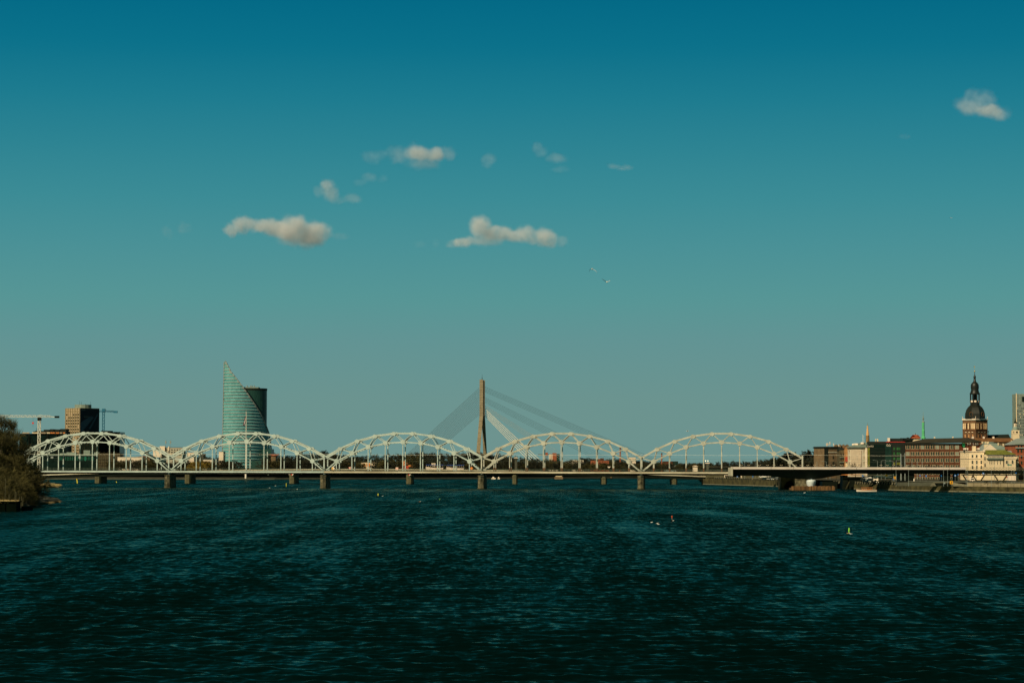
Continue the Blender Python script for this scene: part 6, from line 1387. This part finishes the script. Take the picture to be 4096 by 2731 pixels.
# ------------------------------------------------------------------ buoys and resting gulls
def water_at(px, py): # distance where the sight line meets the river
    v = CAMR @ Vector((px - 2048, -(py - 1365.5), -FPX)); t = -CAM.z / v.z; return CAM + v * t
def buoy(px, py, top, mt, lab, r, tm=None):
    p = water_at(px, py); e = empty('channel_buoy', (p.x, p.y, 0), lab, 'buoy', 'channel marks on the river'); h = (py - top) * M(p.y)
    b = MB(); b.tube((0, 0, -.4), (0, 0, h * .35), r * .7, r * .6, 8); b.build('float', MT['dark_steel_shade' if tm else mt], e)
    b = MB(); b.tube((0, 0, h * .3), (0, 0, h * .7), .045, .045, 5); b.build('pole', MT['roof_zinc'], e)
    b = MB()
    if tm == 'cone': b.lathe([(.04, h * .55), (r, h)], (0, 0, 0), 8)
    else: b.tube((0, 0, h * .35), (.03, 0, h), r, r * .7, 8)
    b.build('topmark', MT[mt], e)
buoy(3396, 2131, 2110, 'buoy_green', 'upright green and yellow channel mark far right on the river', .16)
buoy(2688, 2085, 2062, 'buoy_red', 'channel mark on a thin pole with a red cone top', .17, 'cone')
buoy(1758.5, 2003, 1994, 'buoy_green', 'small green cone mark left of centre on the river', .25, 'cone')
buoy(1512.5, 1982, 1973, 'buoy_yellow', 'small yellow-green ball mark nearest the second pier', .22); buoy(1145, 1946, 1931, 'buoy_yellow', 'tiny yellow mark near the second road bridge pier', .2)
def gull_body(b, s=1.0):
    pr = [(.01, -.26), (.05, -.22), (.10, -.1), (.11, .02), (.085, .12), (.05, .18), (.055, .22), (.03, .27), (.008, .31)]
    vs = []; n = 8
    for r, x in pr:
        for k in range(n): a = 6.2832 * k / n; vs.append((x * s, r * s * math.cos(a), r * s * math.sin(a) * .9 + (.03 * s if x > .15 else 0)))
    b.add(vs, [(k * n + i, (k + 1) * n + i, (k + 1) * n + (i + 1) % n, k * n + (i + 1) % n) for k in range(len(pr) - 1) for i in range(n)], 0, True)
    b.wall([(-.26 * s, .03 * s), (-.26 * s, -.01 * s), (-.44 * s, -.02 * s), (-.44 * s, .03 * s)][::-1], -.06 * s, .06 * s, 0)
def floating(px, py, lab, s=.75, mt='gull_white', rz=0):
    p = water_at(px, py); b = MB(); gull_body(b, s); o = b.build('floating_gull', MT[mt], None, (p.x, p.y, .10), rz); tag(o, lab, 'gull', 'gulls resting on the river')
    h = MB(); h.ball((.27 * s, 0, .12 * s), .075 * s); h.build('head', MT['gull_white'], o)
floating(2606.5, 2090, 'white gull floating alone, leftmost of the three left of the red-topped mark'); floating(2629.5, 2094, 'pale gull floating, upper one of the close pair left of the red-topped mark', rz=.3)
floating(2633.5, 2097.5, 'white gull floating, lower one of the close pair left of the red-topped mark', rz=3.0); floating(2691.5, 2083.5, 'bright white gull floating right beside the red-topped mark', rz=.2)
floating(3392.5, 2133.5, 'pinkish gull floating just left of the green mark', mt='plaster_orange'); floating(3402.5, 2136, 'grey gull floating just right of the green mark', mt='white_cold', rz=3.1)
floating(1530.5, 1984.5, 'white gull floating right of the small yellow-green mark'); floating(1679.5, 2006.5, 'orange tinted gull floating between the two small green marks', s=1.0, mt='plaster_orange')
floating(1189, 1957, 'distant white gull floating below the second arch', s=1.0); floating(1078, 1951, 'distant white gull floating right of the first pier', s=1.0); floating(1102, 1943, 'distant pale gull near the tiny yellow mark', s=1.0)
floating(3218, 1971, 'distant white gull floating below the rusty sheet-pile cofferdam', s=1.3)
def flying(px, py, Y, wingL, wingR, lab, rz=0, s=1.0):
    p = W(px, py, Y); e = empty('flying_gull', p, lab, 'gull', 'gulls in flight', rz=rz); e.scale = (s, s, s)
    b = MB(); gull_body(b, 1.15); b.build('body', MT['gull_white'], e); b = MB(); b.ball((.30, 0, .045), .07); b.build('head', MT['gull_white'], e)
    for side, wng in ((-1, wingL), (1, wingR)):
        b = MB(); prev = None
        chords = [.24, .22, .17, .05]
        for (yy, zz_), ch in zip([(0.05, .02)] + wng, chords):
            c = ch; cur = [(.12, side * yy, zz_), (.12 - c * 1.15, side * yy, zz_ - .005), (.12 - c * 1.15, side * yy, zz_ - .03), (.12, side * yy, zz_ - .03)]
            if prev: b.add(prev + cur, [(0, 1, 5, 4), (1, 2, 6, 5), (2, 3, 7, 6), (3, 0, 4, 7)], 0)
            prev = cur
        b.add(prev, [(0, 1, 2, 3)]); b.build('wing', MT['gull_grey' if side > 0 else 'gull_white'], e)
flying(2369.5, 1076.5, 380, [(.35, -.12), (.6, -.35), (.75, -.55)], [(.30, .04), (.42, -.1), (.5, -.42)], 'gull in flight with both wings bent down, upper left of the pair', rz=math.radians(75))
flying(2427.5, 1128, 380, [(.3, .12), (.5, .22), (.62, .26)], [(.28, .16), (.55, .34), (.78, .5)], 'gull in flight with raised wings, lower right of the pair', rz=math.radians(105))
flying(3804, 872, 900, [(.35, .02), (.6, 0), (.75, -.02)], [(.35, .03), (.6, .02), (.8, 0)], 'tiny distant bird high in the sky at the right', rz=math.radians(80))
flying(2750, 1723.5, 900, [(.35, .1), (.6, .2), (.75, .2)], [(.35, .1), (.6, .2), (.8, .2)], 'tiny white gull above the left shoulder of the fifth arch', s=1.2)
# posts and mooring piles before the near left trees
for k, (px, y0, Y) in enumerate(((23, 1912, 656), (62, 1965, 652), (66, 1966, 652), (80, 1985, 662), (88, 1984, 662), (94, 1988, 662), (38, 1975, 652))):
    e = empty('mooring_post', (GX(px, Y), Y, 1.2), 'pale wooden post by the near retaining wall, %s from the left' % ORD[[0, 2, 3, 4, 5, 6, 1][k]], 'post', 'posts by the near retaining wall')
    b = MB(); b.tube((0, -.4, 0), (.1, -.4, HZ(y0, Y, px) - 1.2), .08, .06, 6); b.build('post', MT['stone_pier'], e)
# ------------------------------------------------------------------ clouds: soft volumes about fifteen kilometres away
YCL = 15000.; mcl = M(YCL)
def cloud(label, puffs, dens, idx, detail_scale=.0042, amp=1.0):
    """puffs: (px, py, rx, ry, weight) in photo pixels"""
    cxp = sum(p[0] for p in puffs) / len(puffs); cyp = sum(p[1] for p in puffs) / len(puffs)
    o0 = W(cxp, cyp, YCL)
    P_ = []
    for k, (px, py, rx, ry, w) in enumerate(puffs):
        c = W(px, py, YCL + ((k * 37) % 5 - 2) * rx * mcl * .25) - o0; P_.append((c, rx * mcl * 1.3, ry * mcl * 1.35, w if w > .42 else w * .62))
    bm_v = []
    for c, rx, ry, w in P_:
        for i in range(5):
            th = math.pi * (i + .5) / 5
            for j in range(10):
                a = 2 * math.pi * j / 10; bm_v.append(c + Vector((math.sin(th) * math.cos(a) * rx * 1.25, math.sin(th) * math.sin(a) * rx * 1.15, math.cos(th) * ry * 1.25)))
    import bmesh
    bm = bmesh.new()
    for v in bm_v: bm.verts.new(v)
    r = bmesh.ops.convex_hull(bm, input=bm.verts); bmesh.ops.delete(bm, geom=[g for g in r['geom_interior'] if isinstance(g, bmesh.types.BMVert)], context='VERTS')
    me = bpy.data.meshes.new('cloud'); bm.to_mesh(me); bm.free(); o = bpy.data.objects.new('cloud', me); link(o); o.location = o0
    tag(o, label, 'cloud', 'small fair-weather clouds')
    m = bpy.data.materials.new('cloud_vapour'); m.use_nodes = True; m.cycles.volume_step_rate = .3; n = m.node_tree; n.nodes.clear(); L = n.links
    out = n.nodes.new('ShaderNodeOutputMaterial'); pv = n.nodes.new('ShaderNodeVolumePrincipled'); L.new(pv.outputs[0], out.inputs['Volume'])
    pv.inputs['Color'].default_value = (.96, .96, .96, 1); pv.inputs['Anisotropy'].default_value = -.5
    tc = n.nodes.new('ShaderNodeTexCoord')
    # warp the coordinates a little so that edges turn ragged
    no = n.nodes.new('ShaderNodeTexNoise'); no.inputs['Scale'].default_value = detail_scale * 1.7; no.inputs['Detail'].default_value = 7; no.inputs['Roughness'].default_value = .68
    ofs = n.nodes.new('ShaderNodeVectorMath'); ofs.operation = 'ADD'; ofs.inputs[1].default_value = (idx * 713., idx * 97., 0); L.new(tc.outputs['Object'], ofs.inputs[0]); L.new(ofs.outputs[0], no.inputs[0])
    sb_ = n.nodes.new('ShaderNodeVectorMath'); sb_.operation = 'SUBTRACT'; sb_.inputs[1].default_value = (.5, .5, .5); L.new(no.outputs[1], sb_.inputs[0])
    total = None
    rm = sum(p[2] for p in P_) / len(P_)
    sc = n.nodes.new('ShaderNodeVectorMath'); sc.operation = 'SCALE'; sc.inputs['Scale'].default_value = rm * 2.3 * amp; L.new(sb_.outputs[0], sc.inputs[0])
    co = n.nodes.new('ShaderNodeVectorMath'); co.operation = 'ADD'; L.new(tc.outputs['Object'], co.inputs[0]); L.new(sc.outputs[0], co.inputs[1])
    for c, rx, ry, w in P_:
        d = n.nodes.new('ShaderNodeVectorMath'); d.operation = 'SUBTRACT'; d.inputs[1].default_value = c; L.new(co.outputs[0], d.inputs[0])
        q = n.nodes.new('ShaderNodeVectorMath'); q.operation = 'DIVIDE'; q.inputs[1].default_value = (rx, rx, ry); L.new(d.outputs[0], q.inputs[0])
        l = n.nodes.new('ShaderNodeVectorMath'); l.operation = 'LENGTH'; L.new(q.outputs[0], l.inputs[0])
        mr = n.nodes.new('ShaderNodeMapRange'); mr.interpolation_type = 'SMOOTHERSTEP'; mr.inputs[1].default_value = 1.0; mr.inputs[2].default_value = .35; mr.inputs[3].default_value = 0; mr.inputs[4].default_value = w; L.new(l.outputs['Value'], mr.inputs[0])
        if total is None: total = mr.outputs[0]
        else:
            a = n.nodes.new('ShaderNodeMath'); a.operation = 'MAXIMUM'; L.new(total, a.inputs[0]); L.new(mr.outputs[0], a.inputs[1]); total = a.outputs[0]
    mu = n.nodes.new('ShaderNodeMath'); mu.operation = 'MULTIPLY'; mu.inputs[1].default_value = dens
    n2 = n.nodes.new('ShaderNodeTexNoise'); n2.inputs['Scale'].default_value = detail_scale * 3.2; n2.inputs['Detail'].default_value = 7; n2.inputs['Roughness'].default_value = .65; L.new(ofs.outputs[0], n2.inputs[0])
    e2 = n.nodes.new('ShaderNodeMapRange'); e2.inputs[1].default_value = .36; e2.inputs[2].default_value = .56; e2.inputs[3].default_value = .22; e2.inputs[4].default_value = 1.35; L.new(n2.outputs[0], e2.inputs[0])
    e3 = n.nodes.new('ShaderNodeMath'); e3.operation = 'MULTIPLY'; L.new(total, e3.inputs[0]); L.new(e2.outputs[0], e3.inputs[1]); total = e3.outputs[0]
    L.new(total, mu.inputs[0]); L.new(mu.outputs[0], pv.inputs['Density'])
    me.materials.append(m)
    return o
D = .012
CL = [
 ('big bright puffy cloud, lower left of the group, with a long left arm', [(1165, 912, 62, 56, 1), (1255, 930, 62, 48, 1), (1205, 950, 85, 32, .7), (1085, 898, 52, 28, .6), (975, 905, 40, 34, .8), (925, 925, 34, 24, .7), (1035, 902, 62, 28, .8), (1105, 918, 60, 32, .8), (1190, 975, 70, 14, .3)], D),
 ('long low bright cloud right of centre with a raised left head', [(1923, 908, 46, 44, 1), (1975, 935, 55, 28, .8), (2020, 935, 45, 24, .6), (1855, 965, 48, 20, .7), (1810, 972, 30, 20, .35), (2110, 935, 48, 26, .6), (2185, 950, 55, 34, .7), (2255, 965, 28, 20, .4), (1940, 965, 80, 18, .4), (2065, 945, 55, 24, .6), (2140, 942, 50, 26, .6)], D),
 ('soft grey white cloud at the top of the group', [(1670, 612, 48, 34, .9), (1735, 620, 48, 30, .75), (1600, 620, 44, 34, .3), (1795, 615, 32, 26, .3), (1690, 655, 70, 22, .25), (1560, 610, 30, 20, .2)], D * .9),
 ('small ragged white cloud left of the top one', [(1308, 745, 30, 32, .8), (1322, 775, 34, 34, .6), (1275, 770, 26, 26, .35), (1405, 795, 38, 22, .35), (1345, 800, 50, 16, .3)], D * .8),
 ('pale cloud alone near the upper right corner', [(3875, 425, 55, 38, .45), (3930, 400, 50, 35, .4), (3958, 445, 60, 32, .65), (4000, 458, 45, 28, .5), (3840, 412, 30, 22, .25), (3890, 390, 40, 30, .3), (3880, 372, 20, 18, .3)], D * .6),
 ('small faint round cloud right of the top cloud', [(1955, 640, 28, 26, .35), (1950, 662, 22, 16, .25)], D * .8),
 ('faint streaky cloud fourth from the left in the top row', [(2150, 590, 24, 24, .3), (2170, 612, 30, 20, .22), (2225, 635, 45, 20, .22), (2240, 678, 40, 10, .14)], D * .8),
 ('very faint cloud smudge rightmost in the top row', [(2455, 662, 26, 12, .28), (2500, 672, 34, 12, .22)], D * .8),
 ('very faint greyish cloud left of the top cloud', [(1490, 628, 48, 26, .2), (1520, 622, 30, 22, .15)], D * .8),
 ('faint wispy cloud just below the top cloud', [(1480, 710, 36, 20, .2), (1535, 715, 22, 20, .16), (1440, 730, 36, 14, .12)], D * .8),
 ('very faint torn wisp far left of the big cloud', [(735, 910, 28, 26, .2), (670, 925, 24, 26, .14)], D * .8),
 ('barely visible wisp left of the long low cloud', [(1742, 970, 18, 16, .12), (1680, 975, 24, 14, .08)], D * .8),
 ('barely visible smudge near the right picture side below the pale cloud', [(3620, 545, 30, 12, .10)], D * .7),
 ('faint tail wisp right of the big bright cloud', [(1360, 945, 44, 16, .12)], D * .7),
]
for k, (lab, pf, d) in enumerate(CL): cloud(lab, pf, d, k + 1)
